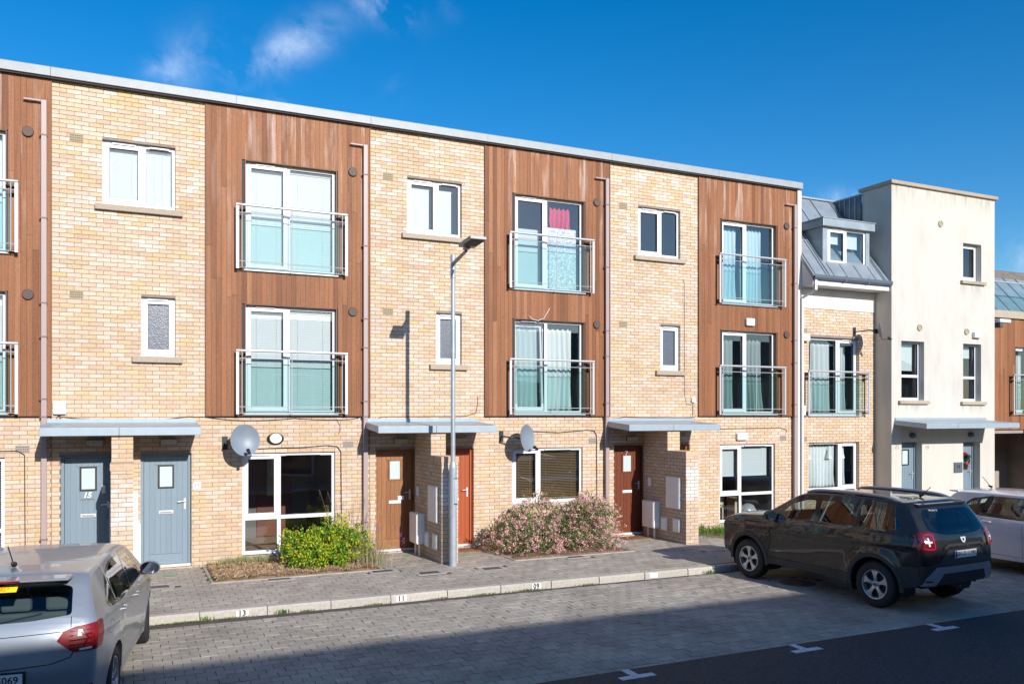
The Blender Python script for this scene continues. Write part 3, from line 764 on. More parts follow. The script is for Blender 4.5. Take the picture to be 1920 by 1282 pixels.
    MB().box(u, X1e, 4.7, 5.2, -.1, 8.4).build('rear_wall', M_render, t)
    rooms(t, u, X1e, None)
    return t, dict(W2=W2, W1=W1, F2=F2, F1=F1, G=G, D1=D1, D2=D2, bx0=bx0)

U0 = -1.17
H = []
DR = [[(M_door_blue, None), (M_door_blue, None)], [(M_door_blue, 'blue-grey boarded door numbered 15'), (M_door_blue, 'blue-grey boarded door with the 13 plaque beside it')],
      [(M_door_brown, 'varnished brown door, weathered at the foot'), (M_door_red, 'orange-red door half hidden by the lamp post')],
      [(M_door_dark, 'dark red-brown door numbered 7'), (M_door_brown, 'brown door hidden behind the wall end')]]
LB = ['leftmost brick and timber house, only its timber bay and downpipe in view',
      'brick and timber house with two blue-grey doors behind the silver car',
      'brick and timber house behind the lamp post, with brown and orange-red doors',
      'brick and timber house with the dark number 7 door, last of the flat-roofed row']
for i in range(4):
    o = dict(doors=DR[i])
    if i == 2: o['gz0'] = .82
    if i == 3: o['xr'] = .12
    H.append(terrace_house(i, U0 + (i - 1) * 5.53, LB[i], o))
# ---------------- house with the zinc mansard roof (between the flat-roofed row and the cream tower)
t = thing('mansard_house', 'narrow brick house with zinc mansard roof and dormer, left of the cream tower', 'house', (15.56, 0, 0))
X0, X1 = 15.56, 18.20
FD = (15.86, 17.62, 2.72, 4.74); GD = (15.86, 17.62, .78, 2.03)
bricks = brick_face(X0 + .005, X1 - .005, -.15, 5.46, [FD, GD])
m = MB(); slab_with_holes(m, X0, X1 - .003, .007, .26, -.15, 5.47, [grow(FD), grow(GD)]); m.build('wall', M_mortar, t)
pieces('brick', 'brickwork', bricks, M_brick, t)
MB().box(X0 - .13, X0 - .002, -.055, .26, -.15, 8.42).build('party_wall_end', M_render, t)
MB().box(X0, X1 - .003, -.012, .26, 5.472, 6.02).build('render_band', M_render, t)
window(t, FD[0], FD[1], FD[2], FD[3] - .0, .10, [17.0 - .08], None, {(1, 0)}, [(17.08, 17.40)], name='french_window')
window(t, GD[0], GD[1], GD[2], GD[3], .10, [17.0], None, {(1, 0)}, [(17.1, 17.42), (16.1, 16.8)])
juliet(t, 15.72, 17.86, 2.73, 3.86, posts=[16.80], y=0)
MB().box(FD[0] - .02, FD[1] + .02, -.04, .10, 2.69, 2.715).build('threshold', M_rail, t)
MB().box(GD[0] - .05, GD[1] + .05, -.05, .10, .70, .775).build('sill', M_sill, t)
airbrick(t, 15.58, 15.80, 2.06, 2.19, col=mat('grey_airbrick', (.33, .31, .28), .9)); airbrick(t, 15.60, 15.80, 4.82, 4.95)
MB().prism([(-.44, 6.0), (-.44, 6.16), (-.01, 6.78), (-.01, 6.0)], 0, X0 - .0, X0 + .055).build('eave_end', M_upvc, t)
# white soffit box, gutter, swan neck and white pipe
MB().box(X0 + .06, X1 - .002, -.44, -.012, 6.0, 6.02).box(X0 + .06, X1 - .002, -.46, -.44, 5.995, 6.155).build('fascia_board', M_upvc, t)
mb = MB()
prof = [(-.56, 6.24), (-.56, 6.17), (-.53, 6.12), (-.49, 6.12), (-.465, 6.16), (-.465, 6.24), (-.475, 6.24), (-.475, 6.165), (-.495, 6.13), (-.525, 6.13), (-.55, 6.175), (-.55, 6.24)]
mb.prism(prof, 0, X0 - .04, X1 + .02); mb.build('gutter', mat('dark_gutter', (.10, .12, .15), .4), t)
for x in (16.55, 17.35): MB().box(x - .02, x + .02, -.565, -.455, 6.11, 6.245).build('gutter_clip', mat('dark_gutter', (.10, .12, .15), .4), t)
q = MB().box(15.58, 15.65, -.50, -.43, 5.86, 6.12)
q.cyl((15.615, -.465, 5.88), (15.545, -.10, 5.70), .034, 10).cyl((15.545, -.10, 5.72), (15.545, -.10, GR), .034, 10); q.build('white_downpipe', M_whitepipe, t, smooth=True)
# roof slope: from (-.50, 6.22) up to (1.42, 8.75)
SL = (8.75 - 6.22) / 1.92
def rz(y): return 6.22 + (y + .5) * SL
nrm = Vector((0, -SL, 1)).normalized()
MB().prism([(-.52, rz(-.52)), (1.42, 8.75), (1.42, 8.65), (-.45, 6.15)], 0, X0 - .03, X1 - .003).build('roof', M_zinc, t)
s = MB()
for x in (15.60, 15.98, 16.08, 16.68, 17.26, 17.98, 18.05):
    y0 = -.50; y1 = 1.40
    if 16.1 < x < 17.86: y0 = .62
    s.prism([(y0, rz(y0) + .002), (y1, rz(y1) + .002), (y1, rz(y1) + .05), (y0, rz(y0) + .04)], 0, x - .012, x + .012)
for x in (16.25, 16.70, 17.2, 17.7): s.prism([(-.50, rz(-.5) + .002), (-.20, rz(-.2) + .002), (-.2, rz(-.2) + .03), (-.5, rz(-.5) + .03)], 0, x - .01, x + .01)
s.build('standing_seam', M_zinc, t)
MB().box(X0 - .03, X1 - .01, .30, .33, rz(.3) - .01, rz(.3) + .03).box(X0 - .04, X1 - .003, 1.36, 1.46, 8.745, 8.79).build('roof_flashing', M_zinc, t)
MB().box(X0, X1 - .003, 1.44, 6, 8.50, 8.70).build('flat_roof', M_zincdark, t)
# dormer
DX0, DX1, DY = 16.16, 17.80, -.17
d = MB()
d.prism([(DY, rz(DY) + .0), (DY, 7.56), (.62, 7.56), (.62, rz(.5) - .05)], 0, DX0, DX0 + .16); d.build('dormer_cheek', M_zinc, t); d = MB().prism([(DY, rz(DY) + .0), (DY, 7.56), (.62, 7.56), (.62, rz(.5) - .05)], 0, DX1 - .13, DX1)
d.build('dormer_cheek', M_zinc, t)
MB().box(DX0 - .08, DX1 + .10, DY - .10, .78, 7.56, 7.76).build('dormer_roof', M_zinc, t, bevel=.01)
MB().box(DX0 - .09, DX1 + .11, DY - .115, .80, 7.762, 7.785).build('dormer_flashing', M_zinc, t)
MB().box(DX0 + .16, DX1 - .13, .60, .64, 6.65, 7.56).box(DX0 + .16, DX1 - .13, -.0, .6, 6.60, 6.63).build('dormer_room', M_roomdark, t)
window(t, DX0 + .165, DX1 - .135, 6.60, 7.555, DY + .03, [16.98], None, {(0, 0)}, [(16.5, 16.82)], name='dormer_window')
# metal-clad upstand against the tower, streaked dark
MB().box(X1 - .06, X1 - .004, .44, 1.42, 6.8, 8.72).build('metal_upstand', M_zincdark, t); MB().box(X1 - .08, X1 + .05, .44, 1.46, 8.722, 8.76).build('upstand_capping', M_zinc, t)
s = MB()
for y in (.60, .78, .96, 1.14, 1.30): s.box(X1 - .085, X1 - .061, y, y + .02, 7.2, 8.715)
s.build('standing_seam', M_zinc, t)
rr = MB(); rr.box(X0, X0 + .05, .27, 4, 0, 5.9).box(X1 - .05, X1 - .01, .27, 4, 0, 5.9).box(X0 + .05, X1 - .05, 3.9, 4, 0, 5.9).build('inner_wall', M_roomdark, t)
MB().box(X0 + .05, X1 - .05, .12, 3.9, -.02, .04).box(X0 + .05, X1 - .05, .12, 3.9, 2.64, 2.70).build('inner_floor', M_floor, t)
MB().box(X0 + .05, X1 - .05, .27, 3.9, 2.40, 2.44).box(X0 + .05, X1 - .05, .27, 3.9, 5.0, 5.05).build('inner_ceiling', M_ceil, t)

# ---------------- cream rendered tower house
M_tower = mat('weathered_cream_render', (.66, .62, .555), .92, bump=.15, bscale=120)
tt = M_tower.node_tree; pp = tt.nodes['Principled BSDF']
ge = tt.nodes.new('ShaderNodeNewGeometry'); mp = tt.nodes.new('ShaderNodeMapping'); mp.inputs['Scale'].default_value = (2.2, 2.2, .7); tt.links.new(ge.outputs['Position'], mp.inputs['Vector'])
n1 = tt.nodes.new('ShaderNodeTexNoise'); n1.inputs['Scale'].default_value = 1.3; n1.inputs['Detail'].default_value = 8; n1.inputs['Roughness'].default_value = .65; tt.links.new(mp.outputs[0], n1.inputs['Vector'])
cr = tt.nodes.new('ShaderNodeValToRGB'); cr.color_ramp.elements[0].position = .30; cr.color_ramp.elements[0].color = (.50, .475, .42, 1); cr.color_ramp.elements[1].position = .56; cr.color_ramp.elements[1].color = (.565, .54, .485, 1)
tt.links.new(n1.outputs['Fac'], cr.inputs[0]); tt.links.new(cr.outputs[0], pp.inputs['Base Color'])
M_towerside = mat('stained_side_render', (.33, .27, .21), .92, var=.28, vscale=1.3, bump=.15, bscale=120)
t = thing('tower_house', 'tall plain cream rendered tower house with two blue doors, behind the dark four-by-four', 'house', (18.20, -.53, 0))
TY = -.53
WR = (20.96, 21.71, 6.46, 7.49); WA = (18.56, 19.42, 3.13, 4.70); WB = (20.96, 21.70, 3.12, 4.71); DA = (18.57, 19.34, -.15, 2.02); DB = (20.96, 21.66, -.15, 1.99)
m = MB(); slab_with_holes(m, 18.20, 22.27, TY, TY + .30, -.15, 8.80, [WR, WA, WB, DA, DB]); m.build('front_wall', M_tower, t)
MB().box(18.20, 18.45, TY + .30, .43, -.15, 8.80).box(22.02, 22.27, TY + .30, 4.0, -.15, 8.80).box(18.45, 22.02, .40, .43, 6.0, 8.80).build('side_wall', M_tower, t)
MB().box(18.13, 22.34, TY - .07, TY + .30, 8.80, 8.895).box(18.13, 18.45, TY + .30, .50, 8.80, 8.895).box(22.02, 22.34, TY + .30, 4.0, 8.80, 8.895).build('coping', M_sill, t, bevel=.01)
MB().box(18.46, 22.01, TY + .31, 3.9, 8.5, 8.6).build('roof', M_zincdark, t)
def twin(h, rows, hinge):
    return window(t, h[0], h[1] - .0, h[2], h[3], TY + .16, [], rows, set(), [(h[0] + .12, h[0] + .42)])
twin(WA, [3.78], 0); twin(WB, [3.78], 0); window(t, WR[0], WR[1], WR[2], WR[3], TY + .16, [], None, {(0, 0)}, [(WR[0] + .1, WR[0] + .42)])
sill(t, 18.45, 19.55, 3.03, 3.125, out=0); sill_fix = []
for o in [o for o in t.children if o.name.startswith('sill')]: o.location.y += 0
def tsill(x0, x1, z0, z1): MB().prism([(TY - .075, z0), (TY - .075, z1 - .01), (TY + .12, z1), (TY + .12, z0)], 0, x0, x1).build('sill', M_sill, t, bevel=.006)
for o in list(t.children):
    if o.name.startswith('sill'): bpy.data.objects.remove(o)
tsill(18.44, 19.56, 3.03, 3.125); tsill(20.85, 21.86, 3.02, 3.115); tsill(20.85, 21.84, 6.36, 6.455)
door(t, DA[0], DA[1] - .0, .0, DA[3], TY + .20, M_door_blue, letter=.62, label='blue-grey door left, with a glazed light')
door(t, DB[0], DB[1] - .0, .0, DB[3], TY + .20, M_door_blue, letter=.62, glass=False, label='blue-grey door right, with a wreath on it')
canopy(t, 18.30, 21.90, y=TY, d=.98)
for (x, z) in ((20.05, 7.92), (19.24, 5.07), (21.09, 5.04)):
    MB().lathe([(0, -.02), (.05, -.02), (.055, -.03), (.085, -.03), (.09, 0)], (x, TY, z), 'y', 20).build('round_vent', mat('beige_vent', (.36, .32, .24), .8), t, smooth=True)
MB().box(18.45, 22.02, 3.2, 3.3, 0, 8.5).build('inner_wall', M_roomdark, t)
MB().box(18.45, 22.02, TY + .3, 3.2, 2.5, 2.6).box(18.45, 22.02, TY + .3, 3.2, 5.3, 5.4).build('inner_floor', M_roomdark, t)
# run-off stains below the coping and the sills, thin sheets on the render
def stain_sheet(x0, x1, z0, z1, nm='stain'):
    m = MATS.get('runoff_stain')
    if not m:
        m = bpy.data.materials.new('runoff_stain'); m.use_nodes = True; MATS['runoff_stain'] = m; q = m.node_tree; p_ = q.nodes['Principled BSDF']
        p_.inputs['Base Color'].default_value = (.20, .165, .12, 1); p_.inputs['Roughness'].default_value = .95
        g_ = q.nodes.new('ShaderNodeNewGeometry'); a_ = q.nodes.new('ShaderNodeMapping'); a_.inputs['Scale'].default_value = (9, 9, .9); q.links.new(g_.outputs['Position'], a_.inputs['Vector'])
        n_ = q.nodes.new('ShaderNodeTexNoise'); n_.inputs['Scale'].default_value = 1.0; n_.inputs['Detail'].default_value = 6; q.links.new(a_.outputs[0], n_.inputs['Vector'])
        c_ = q.nodes.new('ShaderNodeTexCoord'); s_ = q.nodes.new('ShaderNodeSeparateXYZ'); q.links.new(c_.outputs['Generated'], s_.inputs[0])
        r_ = q.nodes.new('ShaderNodeMapRange'); r_.inputs['From Min'].default_value = .42; r_.inputs['From Max'].default_value = .72; q.links.new(n_.outputs['Fac'], r_.inputs['Value'])
        pw_ = q.nodes.new('ShaderNodeMath'); pw_.operation = 'POWER'; pw_.inputs[1].default_value = 2.2; q.links.new(s_.outputs['Z'], pw_.inputs[0])
        k_ = q.nodes.new('ShaderNodeMath'); k_.operation = 'MULTIPLY'; q.links.new(r_.outputs[0], k_.inputs[0]); q.links.new(pw_.outputs[0], k_.inputs[1])
        k2 = q.nodes.new('ShaderNodeMath'); k2.operation = 'MULTIPLY'; k2.inputs[1].default_value = .32; q.links.new(k_.outputs[0], k2.inputs[0]); q.links.new(k2.outputs[0], p_.inputs['Alpha'])
    MB().add([(x0, TY - .004, z0), (x1, TY - .004, z0), (x1, TY - .004, z1), (x0, TY - .004, z1), (x0, TY - .003, z0), (x1, TY - .003, z0), (x1, TY - .003, z1), (x0, TY - .003, z1)], [(0, 1, 2, 3)]).build(nm, m, t)
stain_sheet(18.22, 22.25, 7.9, 8.80); stain_sheet(18.44, 19.56, 2.68, 3.03); stain_sheet(20.86, 21.86, 2.68, 3.02); stain_sheet(20.86, 21.84, 5.7, 6.36)
# marks beside the doors
text('house_number', '21', .17, (18.40, TY - .003, 1.90), mat('grey_lettering', (.25, .22, .18), .7), t, extrude=.001)
text('house_number', '19', .15, (19.53, TY - .003, 1.86), mat('grey_lettering', (.25, .22, .18), .7), t, extrude=.001)

# ---------------- timber clad house over a carport, at the right edge
t = thing('carport_house', 'timber-clad house over a dark carport, cut by the right edge', 'house', (22.27, 0, 0))
FE = (23.92, 25.6, 2.76, 4.76)
cladding(t, 22.275, 28.4, 2.31, 5.58, [FE])
window(t, *FE, .06, [24.75], None, {(0, 0)}, [(24.1, 24.4)], name='french_window'); juliet(t, 23.65, 25.8, 2.75, 3.92)
MB().box(22.275, 28.4, -.10, .20, 5.585, 5.80).build('coping', M_sill, t)
MB().box(22.275, 28.4, .03, .26, 2.31, 2.75).box(22.275, 23.91, .03, .26, 2.75, 5.58).box(25.61, 28.4, .03, .26, 2.75, 5.58).box(23.91, 25.61, .03, .26, 4.77, 5.58).build('wall', M_greyside, t)
for k in range(5): MB().quad((22.29 + k * 1.22, -.03, 5.81), (23.49 + k * 1.22, -.03, 5.81), (23.49 + k * 1.22, -.03, 6.62), (22.29 + k * 1.22, -.03, 6.62)).build('terrace_screen', M_bglass, t)
MB().cyl((22.28, -.03, 6.64), (28.4, -.03, 6.64), .022, 8).build('terrace_rail', M_rail, t)
MB().prism([(.1, 5.80), (1.2, 7.05), (1.2, 6.9), (.25, 5.80)], 0, 22.275, 28.4).build('roof', M_zinc, t)
s = MB()
for k in range(10):
    x = 22.7 + k * .6; s.prism([(.1, 5.802), (1.2, 7.052), (1.2, 7.09), (.1, 5.84)], 0, x, x + .02)
s.build('standing_seam', M_zinc, t)
MB().box(22.275, 28.4, .03, 6.0, 2.20, 2.305).build('carport_ceiling', M_greyside, t)
MB().box(22.275, 28.4, 3.2, 3.3, -.15, 2.2).box(22.275, 22.33, .03, 5.9, -.15, 2.2).box(28.3, 28.4, -.1, 5.9, -.15, 5.5).build('carport_wall', M_greyside, t)
downpipe(t, 24.42, 5.95, y=-.10, brk=(4.5, 3.2), spout=False)
MB().box(23.92, 25.6, 3.0, 3.05, 2.4, 5.0).build('inner_wall', M_room, t)
# tiled roof seen beyond it
t = thing('tiled_roof_house', 'far house with a brown-grey tiled roof showing above the zinc roof at the right edge', 'house', (30, 8, 0))
mb = MB()
for k in range(9):
    y = 5.0 + k * .34; z = 7.55 + k * .17; mb.prism([(y, z), (y, z + .05), (y + .36, z + .20), (y + .36, z + .14)], 0, 27.3, 38)
mb.build('roof', mat('brown_tiles', (.20, .17, .13), .9, var=.25, vscale=5), t)
MB().box(27.3, 38, 5.3, 12, 0, 7.02).build('wall', M_greyside, t)

# ---------------- the row of houses across the street (behind the camera): it casts the shadow on the bays
M_opp = mat('pale_brown_render', (.30, .25, .20), .9, var=.1)
for k in range(8):
    x = -34 + k * 9.5
    t = thing('opposite_house', '%s slate-roofed house of the row across the street, behind the camera' % ('first', 'second', 'third', 'fourth', 'fifth', 'sixth', 'seventh', 'eighth')[k], 'house', (x, -22, 0), 'houses across the street behind the camera')
    MB().box(x, x + 9.5, -26, -17.75, -.3, 4.9).build('wall', M_opp, t)
    MB().prism([(-17.55, 4.85), (-22.0, 7.06), (-26.4, 4.85), (-26.4, 4.7), (-17.55, 4.7)], 0, x, x + 9.5).build('roof', M_slate, t)
    for (a, z0) in ((1.2, .3), (5.6, .3), (1.2, 2.9), (5.6, 2.9)):
        o = MB().box(x + a, x + a + 1.7, -17.76, -17.70, z0, z0 + 1.5).build('window', M_upvc, t)
        MB().box(x + a + .1, x + a + 1.6, -17.705, -17.695, z0 + .1, z0 + 1.4).build('pane', mat('dark_pane', (.03, .04, .05), .05, spec=1), o)
# ================================================================== THINGS ON AND BEHIND THE WALLS
def blind(x0, x1, z0, z1, y, label, m=None, pitch=.040, tilt=78, group='venetian blinds', rail=True):
    m = m or M_blind
    t = thing('venetian_blind', label, 'blind', ((x0 + x1) / 2, y, z1), group)
    MB().box(x0, x1, y - .02, y + .02, z1 - .04, z1).build('head_rail', m, t)
    s = MB(); z = z1 - .055; a = R(tilt); hw = .022
    while z > z0 + .02:
        dy, dz = math.cos(a) * hw, math.sin(a) * hw; th = .0012
        s.add([(x0, y - dy, z - dz), (x1, y - dy, z - dz), (x1, y + dy, z + dz), (x0, y + dy, z + dz),
               (x0, y - dy, z - dz + th * 2), (x1, y - dy, z - dz + th * 2), (x1, y + dy, z + dz + th * 2), (x0, y + dy, z + dz + th * 2)],
              [(0, 3, 2, 1), (4, 5, 6, 7), (0, 1, 5, 4), (1, 2, 6, 5), (2, 3, 7, 6), (3, 0, 4, 7)])
        z -= pitch
    s.build('slats', m, t, kind='stuff')
    MB().box(x0, x1, y - .018, y + .018, z0, z0 + .018).build('bottom_rail', m, t)
    q = MB()
    for x in (x0 + .15, x1 - .15): q.box(x - .002, x + .002, y - .024, y - .022, z0, z1)
    q.build('cord', m, t)
    return t
def curtain(x0, x1, z0, z1, y, label, m=None, waves=None, amp=.028, group=None, seed=1, drift=0.0, cut=None):
    m = m or M_curtain; r = random.Random(seed)
    waves = waves or (x1 - x0) / .11
    nx = int((x1 - x0) / .012) + 2; nz = 14
    ph = r.uniform(0, 6); vs = []
    for j in range(nz + 1):
        v = j / nz; z = z1 - (z1 - z0) * v
        for i in range(nx + 1):
            uu = i / nx; x = x0 + (x1 - x0) * uu
            a = amp * (.55 + .6 * v) * (1 + .35 * math.sin(3.1 * uu * waves / 3 + ph))
            yy = y + a * math.sin(2 * math.pi * uu * waves + ph + .6 * math.sin(4 * v + ph))
            vs.append((x + drift * v * v + .012 * math.sin(9 * v + uu * 5) * v, yy, z + (.02 * math.sin(2 * math.pi * uu * waves) if j == 0 else 0)))
    fs = [(j * (nx + 1) + i, j * (nx + 1) + i + 1, (j + 1) * (nx + 1) + i + 1, (j + 1) * (nx + 1) + i) for j in range(nz) for i in range(nx)]
    mb = MB().add(vs, fs); o = mb.build('curtain', m, None, smooth=True, org=((x0 + x1) / 2, y, z1))
    s = o.modifiers.new('cloth', 'SOLIDIFY'); s.thickness = .004
    tag(o, label, 'curtain', group); return o
def roller(x0, x1, z0, z1, y, label, m=None, group='roller blinds'):
    t = thing('roller_blind', label, 'blind', ((x0 + x1) / 2, y, z1), group)
    MB().cyl((x0, y + .02, z1 - .02), (x1, y + .02, z1 - .02), .022, 10).build('roll', m or M_blind, t)
    MB().box(x0 + .01, x1 - .01, y, y + .003, z0, z1 - .02).build('fabric', m or M_blind, t)
    MB().box(x0 + .01, x1 - .01, y - .005, y + .008, z0 - .02, z0).build('bottom_bar', m or M_blind, t)
h0, hA, hB, hC = (h[1] for h in H)
M_curt2 = mat('pale_grey_curtain', (.56, .61, .62), .9); M_curtg = mat('grey_green_curtain', (.30, .36, .36), .9); M_red = mat('red_pink_curtain', (.62, .06, .12), .8)
M_brass = mat('bronze_slat', (.34, .23, .13), .45, metal=.3); M_curtb = mat('pale_blue_curtain', (.50, .64, .70), .9)
# house at far left
blind(h0['G'][0] + .06, h0['G'][1] - .06, .2, 1.98, .20, 'white open-slatted blind in the ground window cut by the left edge', tilt=12)
curtain(h0['F2'][0], h0['F2'][1], 5.48, 7.42, .22, 'white curtain in the upper tall window cut by the left edge', seed=3, group='curtains')
curtain(h0['F1'][0], h0['F1'][1], 2.8, 4.74, .22, 'white curtain in the lower tall window cut by the left edge', seed=4, group='curtains')
# house A
W = hA['W2']; blind(W[0] + .07, W[0] + .62, W[2] + .06, W[3] - .06, .17, 'white venetian blind in the left light of the small top window above the 15 door')
blind(W[0] + .70, W[1] - .06, W[2] + .06, W[3] - .06, .17, 'white venetian blind in the right light of the small top window above the 15 door')
for k, nm in (('F2', 'top'), ('F1', 'first-floor')):
    W = hA[k]; blind(W[0] + .08, W[0] + .75, W[2] + .08, W[3] - .08, .18, 'white closed blind, left one in the %s balcony window above the bare room' % nm)
    blind(W[0] + .85, W[1] - .08, W[2] + .08, W[3] - .08, .18, 'white closed blind, right one in the %s balcony window above the bare room' % nm)
# house B
W = hB['W2']; roller(W[0] + .07, W[0] + .53, W[2] + .06, W[3] - .14, .17, 'white panel behind the left light of the top window behind the street lamp')
roller(W[0] + .70, W[0] + 1.02, W[2] + .06, W[3] - .14, .17, 'white panel behind the right light of the top window behind the street lamp')
W = hB['F2']
M_net = mat('speckled_net', (.66, .66, .68), .9, var=.45, vscale=22)
curtain(W[0] + .98, W[1] - .22, W[3] - .62, W[3] - .16, .26, 'short red curtain at the top of the middle upper balcony window', m=M_red, seed=6, group=None)
t = thing('window_film', 'white speckled film on the pane below the red curtain', 'window film', (W[0] + 1.2, .16, W[2]))
MB().box(W[0] + .86, W[1] - .12, .150, .153, W[2] + .08, W[3] - .62).build('sheet', M_net, t)
roller(W[0] + .09, W[0] + .74, W[2] + .08, W[2] + 1.36, .24, 'grey-white blind left of the red curtain in the upper balcony window', m=M_curt2)
W = hB['F1']
curtain(W[0] + .06, W[0] + .72, W[2] + .06, W[3] - .16, .30, 'white curtain behind the tilted open left door of the middle balcony window', seed=8, waves=5, group='curtains')
curtain(W[0] + .80, W[1] - .16, W[2] + .06, W[3] - .16, .30, 'white curtain at the right of the middle first-floor balcony window', seed=9, waves=6, group='curtains')
# its left sash tilts inward at the top
h = H[2][0]; W = W
q = MB(); s_ = .055; a0, a1, c0, c1 = W[0] + .07, W[0] + .76, W[2] + .08, W[3] - .09
def tl(z): return FRAME_Y + .02 + (z - c0) * .055
def bar(x0, x1, z0, z1):
    q.add([(x0, tl(z0), z0), (x1, tl(z0), z0), (x1, tl(z1), z1), (x0, tl(z1), z1), (x0, tl(z0) + .06, z0), (x1, tl(z0) + .06, z0), (x1, tl(z1) + .06, z1), (x0, tl(z1) + .06, z1)],
          [(0, 3, 2, 1), (4, 5, 6, 7), (0, 1, 5, 4), (1, 2, 6, 5), (2, 3, 7, 6), (3, 0, 4, 7)])
bar(a0, a0 + s_, c0, c1); bar(a1 - s_, a1, c0, c1); bar(a0 + s_, a1 - s_, c1 - s_, c1); bar(a0 + s_, a1 - s_, c0, c0 + s_ + .02)
ts = q.build('tilted_sash', M_upvc, h)
MB().quad((a0 + s_, tl(c0) + .03, c0 + s_), (a1 - s_, tl(c0) + .03, c0 + s_), (a1 - s_, tl(c1) + .03, c1 - s_), (a0 + s_, tl(c1) + .03, c1 - s_)).build('pane', M_glass, ts)
W = hB['G']
blind(W[0] + .07, W[0] + .63, W[2] + .08, W[3] - .06, .17, 'bronze slatted blind in the narrow left light above the pink-flowering shrub', m=M_brass, pitch=.036, tilt=20)
blind(W[0] + .72, W[1] - .06, W[2] + .08, W[3] - .06, .17, 'bronze slatted blind in the wide right light above the pink-flowering shrub', m=M_brass, pitch=.036, tilt=20)
# house C
W = hC['F2']
curtain(W[0] + .03, W[0] + .66, W[2] + .06, W[3] - .12, .26, 'pale blue curtain, left one in the upper balcony window above the oval alarm box', m=M_curtb, seed=12, group='curtains', waves=5)
curtain(W[0] + .82, W[1] - .25, W[2] + .06, W[3] - .12, .26, 'pale blue curtain, right one in the upper balcony window above the oval alarm box', m=M_curtb, seed=13, group='curtains', waves=6)
W = hC['F1']
curtain(W[0] + .03, W[0] + .60, W[2] + .06, W[3] - .20, .30, 'grey-green curtain, left one in the balcony window below the oval alarm box', m=M_curtg, seed=14, group='curtains', waves=4)
curtain(W[0] + .84, W[1] - .24, W[2] + .06, W[3] - .20, .30, 'grey-green curtain, right one in the balcony window below the oval alarm box', m=M_curtg, seed=15, group='curtains', waves=5, drift=.08)
W = hC['G']
roller(W[0] + .05, W[0] + .60, 1.25, W[3] - .08, .17, 'pale half-down roller blind, narrow left one, in the ground window by the dark car', m=M_curt2)
roller(W[0] + .70, W[1] - .12, 1.25, W[3] - .06, .17, 'pale half-down roller blind, wide right one, in the ground window by the dark car', m=M_curt2)
M_wood = mat('pale_wood', (.50, .38, .24), .6); M_sofa = mat('red_brown_leather', (.16, .05, .035), .5)
t = thing('chair', 'pale wooden high-backed chair inside the ground window left of the dark car', 'chair', (W[0] + .35, .55, .04))
for a in (.12, .48): MB().box(W[0] + a, W[0] + a + .04, .50, .54, .04, .70).build('leg', M_wood, t); MB().box(W[0] + a, W[0] + a + .04, .86, .90, .04, .46).build('leg', M_wood, t)
MB().box(W[0] + .12, W[0] + .52, .50, .90, .44, .48).build('seat', M_wood, t); MB().box(W[0] + .16, W[0] + .48, .505, .535, .50, .68).build('backrest', mat('cream_cushion', (.6, .58, .45), .9), t)
t = thing('sofa', 'dark red leather sofa seen through the ground window left of the dark car', 'sofa', (W[0] + 1.1, 1.9, .04))
MB().box(W[0] + .1, W[0] + 1.9, 1.9, 2.6, .10, .45).build('seat', M_sofa, t, bevel=.05); MB().box(W[0] + .1, W[0] + 1.9, 2.5, 2.8, .45, .95).build('backrest', M_sofa, t, bevel=.05)
for a in (.1, 1.7): MB().box(W[0] + a, W[0] + a + .2, 1.9, 2.6, .45, .65).build('armrest', M_sofa, t, bevel=.04)
t = thing('storage_box', 'pale cardboard box standing inside the ground window left of the dark car', 'box', (W[0] + 1.0, .6, .04)); MB().box(W[0] + .92, W[0] + 1.14, .55, .85, .04, .62).build('body', M_wood, t); MB().box(W[0] + .91, W[0] + 1.15, .54, .86, .60, .64).build('lid', M_wood, t)
bm = bmesh.new(); bmesh.ops.create_icosphere(bm, subdivisions=3, radius=.24)
for v in bm.verts: v.co *= 1 + .18 * mnoise.noise(v.co * 7); v.co.z *= .8
me = bpy.data.meshes.new('wrapped_bundle'); bm.to_mesh(me); bm.free(); me.shade_smooth(); me.materials.append(mat('silver_plastic_wrap', (.42, .46, .48), .25, metal=.3, bump=.8, bscale=18))
o = bpy.data.objects.new('wrapped_bundle', me); link(o); o.location = (W[0] + 1.36, .62, .30); tag(o, 'silvery plastic-wrapped bundle inside the window above the dark car bonnet', 'bundle')
# mansard house
curtain(FD[0] + .35, FD[0] + 1.02, FD[2] + .08, FD[3] - .10, .30, 'pale curtain, left one in the balcony window of the mansard house', m=M_curt2, seed=21, group='curtains', waves=4)
curtain(FD[0] + 1.18, FD[0] + 1.55, FD[2] + .08, FD[3] - .10, .30, 'pale curtain, right one in the balcony window of the mansard house', m=M_curt2, seed=22, group='curtains', waves=3)
curtain(GD[0] + .06, GD[0] + 1.08, GD[2] + .06, GD[3] - .05, .24, 'white curtain in the left light of the ground window behind the dark car roof', seed=23, group='curtains', waves=9)
curtain(GD[0] + 1.18, GD[0] + 1.44, GD[2] + .06, GD[3] - .05, .24, 'white curtain in the right light of the ground window behind the dark car roof', seed=24, group='curtains', waves=3)
for n, (a, lb) in enumerate(((.12, 'left'), (.86, 'middle'), (1.32, 'right'))):
    t = thing('window_ornament', 'white cone-shaped ornament hanging in the mansard house ground window, %s one' % lb, 'ornament', (GD[0] + a, .18, 1.9), 'ornaments hanging in the window')
    MB().cyl((GD[0] + a, .18, 1.93), (GD[0] + a, .18, 1.60), .008, 10, r1=.075).build('cone', M_curtain, t); MB().cyl((GD[0] + a, .18, 2.02), (GD[0] + a, .18, 1.92), .002, 5).build('string', M_wire, t)
roller(DX0 + .24, DX0 + .74, 7.20, 7.50, .02, 'white roller blind rolled high in the left light of the roof dormer')
roller(DX0 + .84, DX1 - .24, 7.12, 7.50, .02, 'white roller blind rolled high in the right light of the roof dormer')
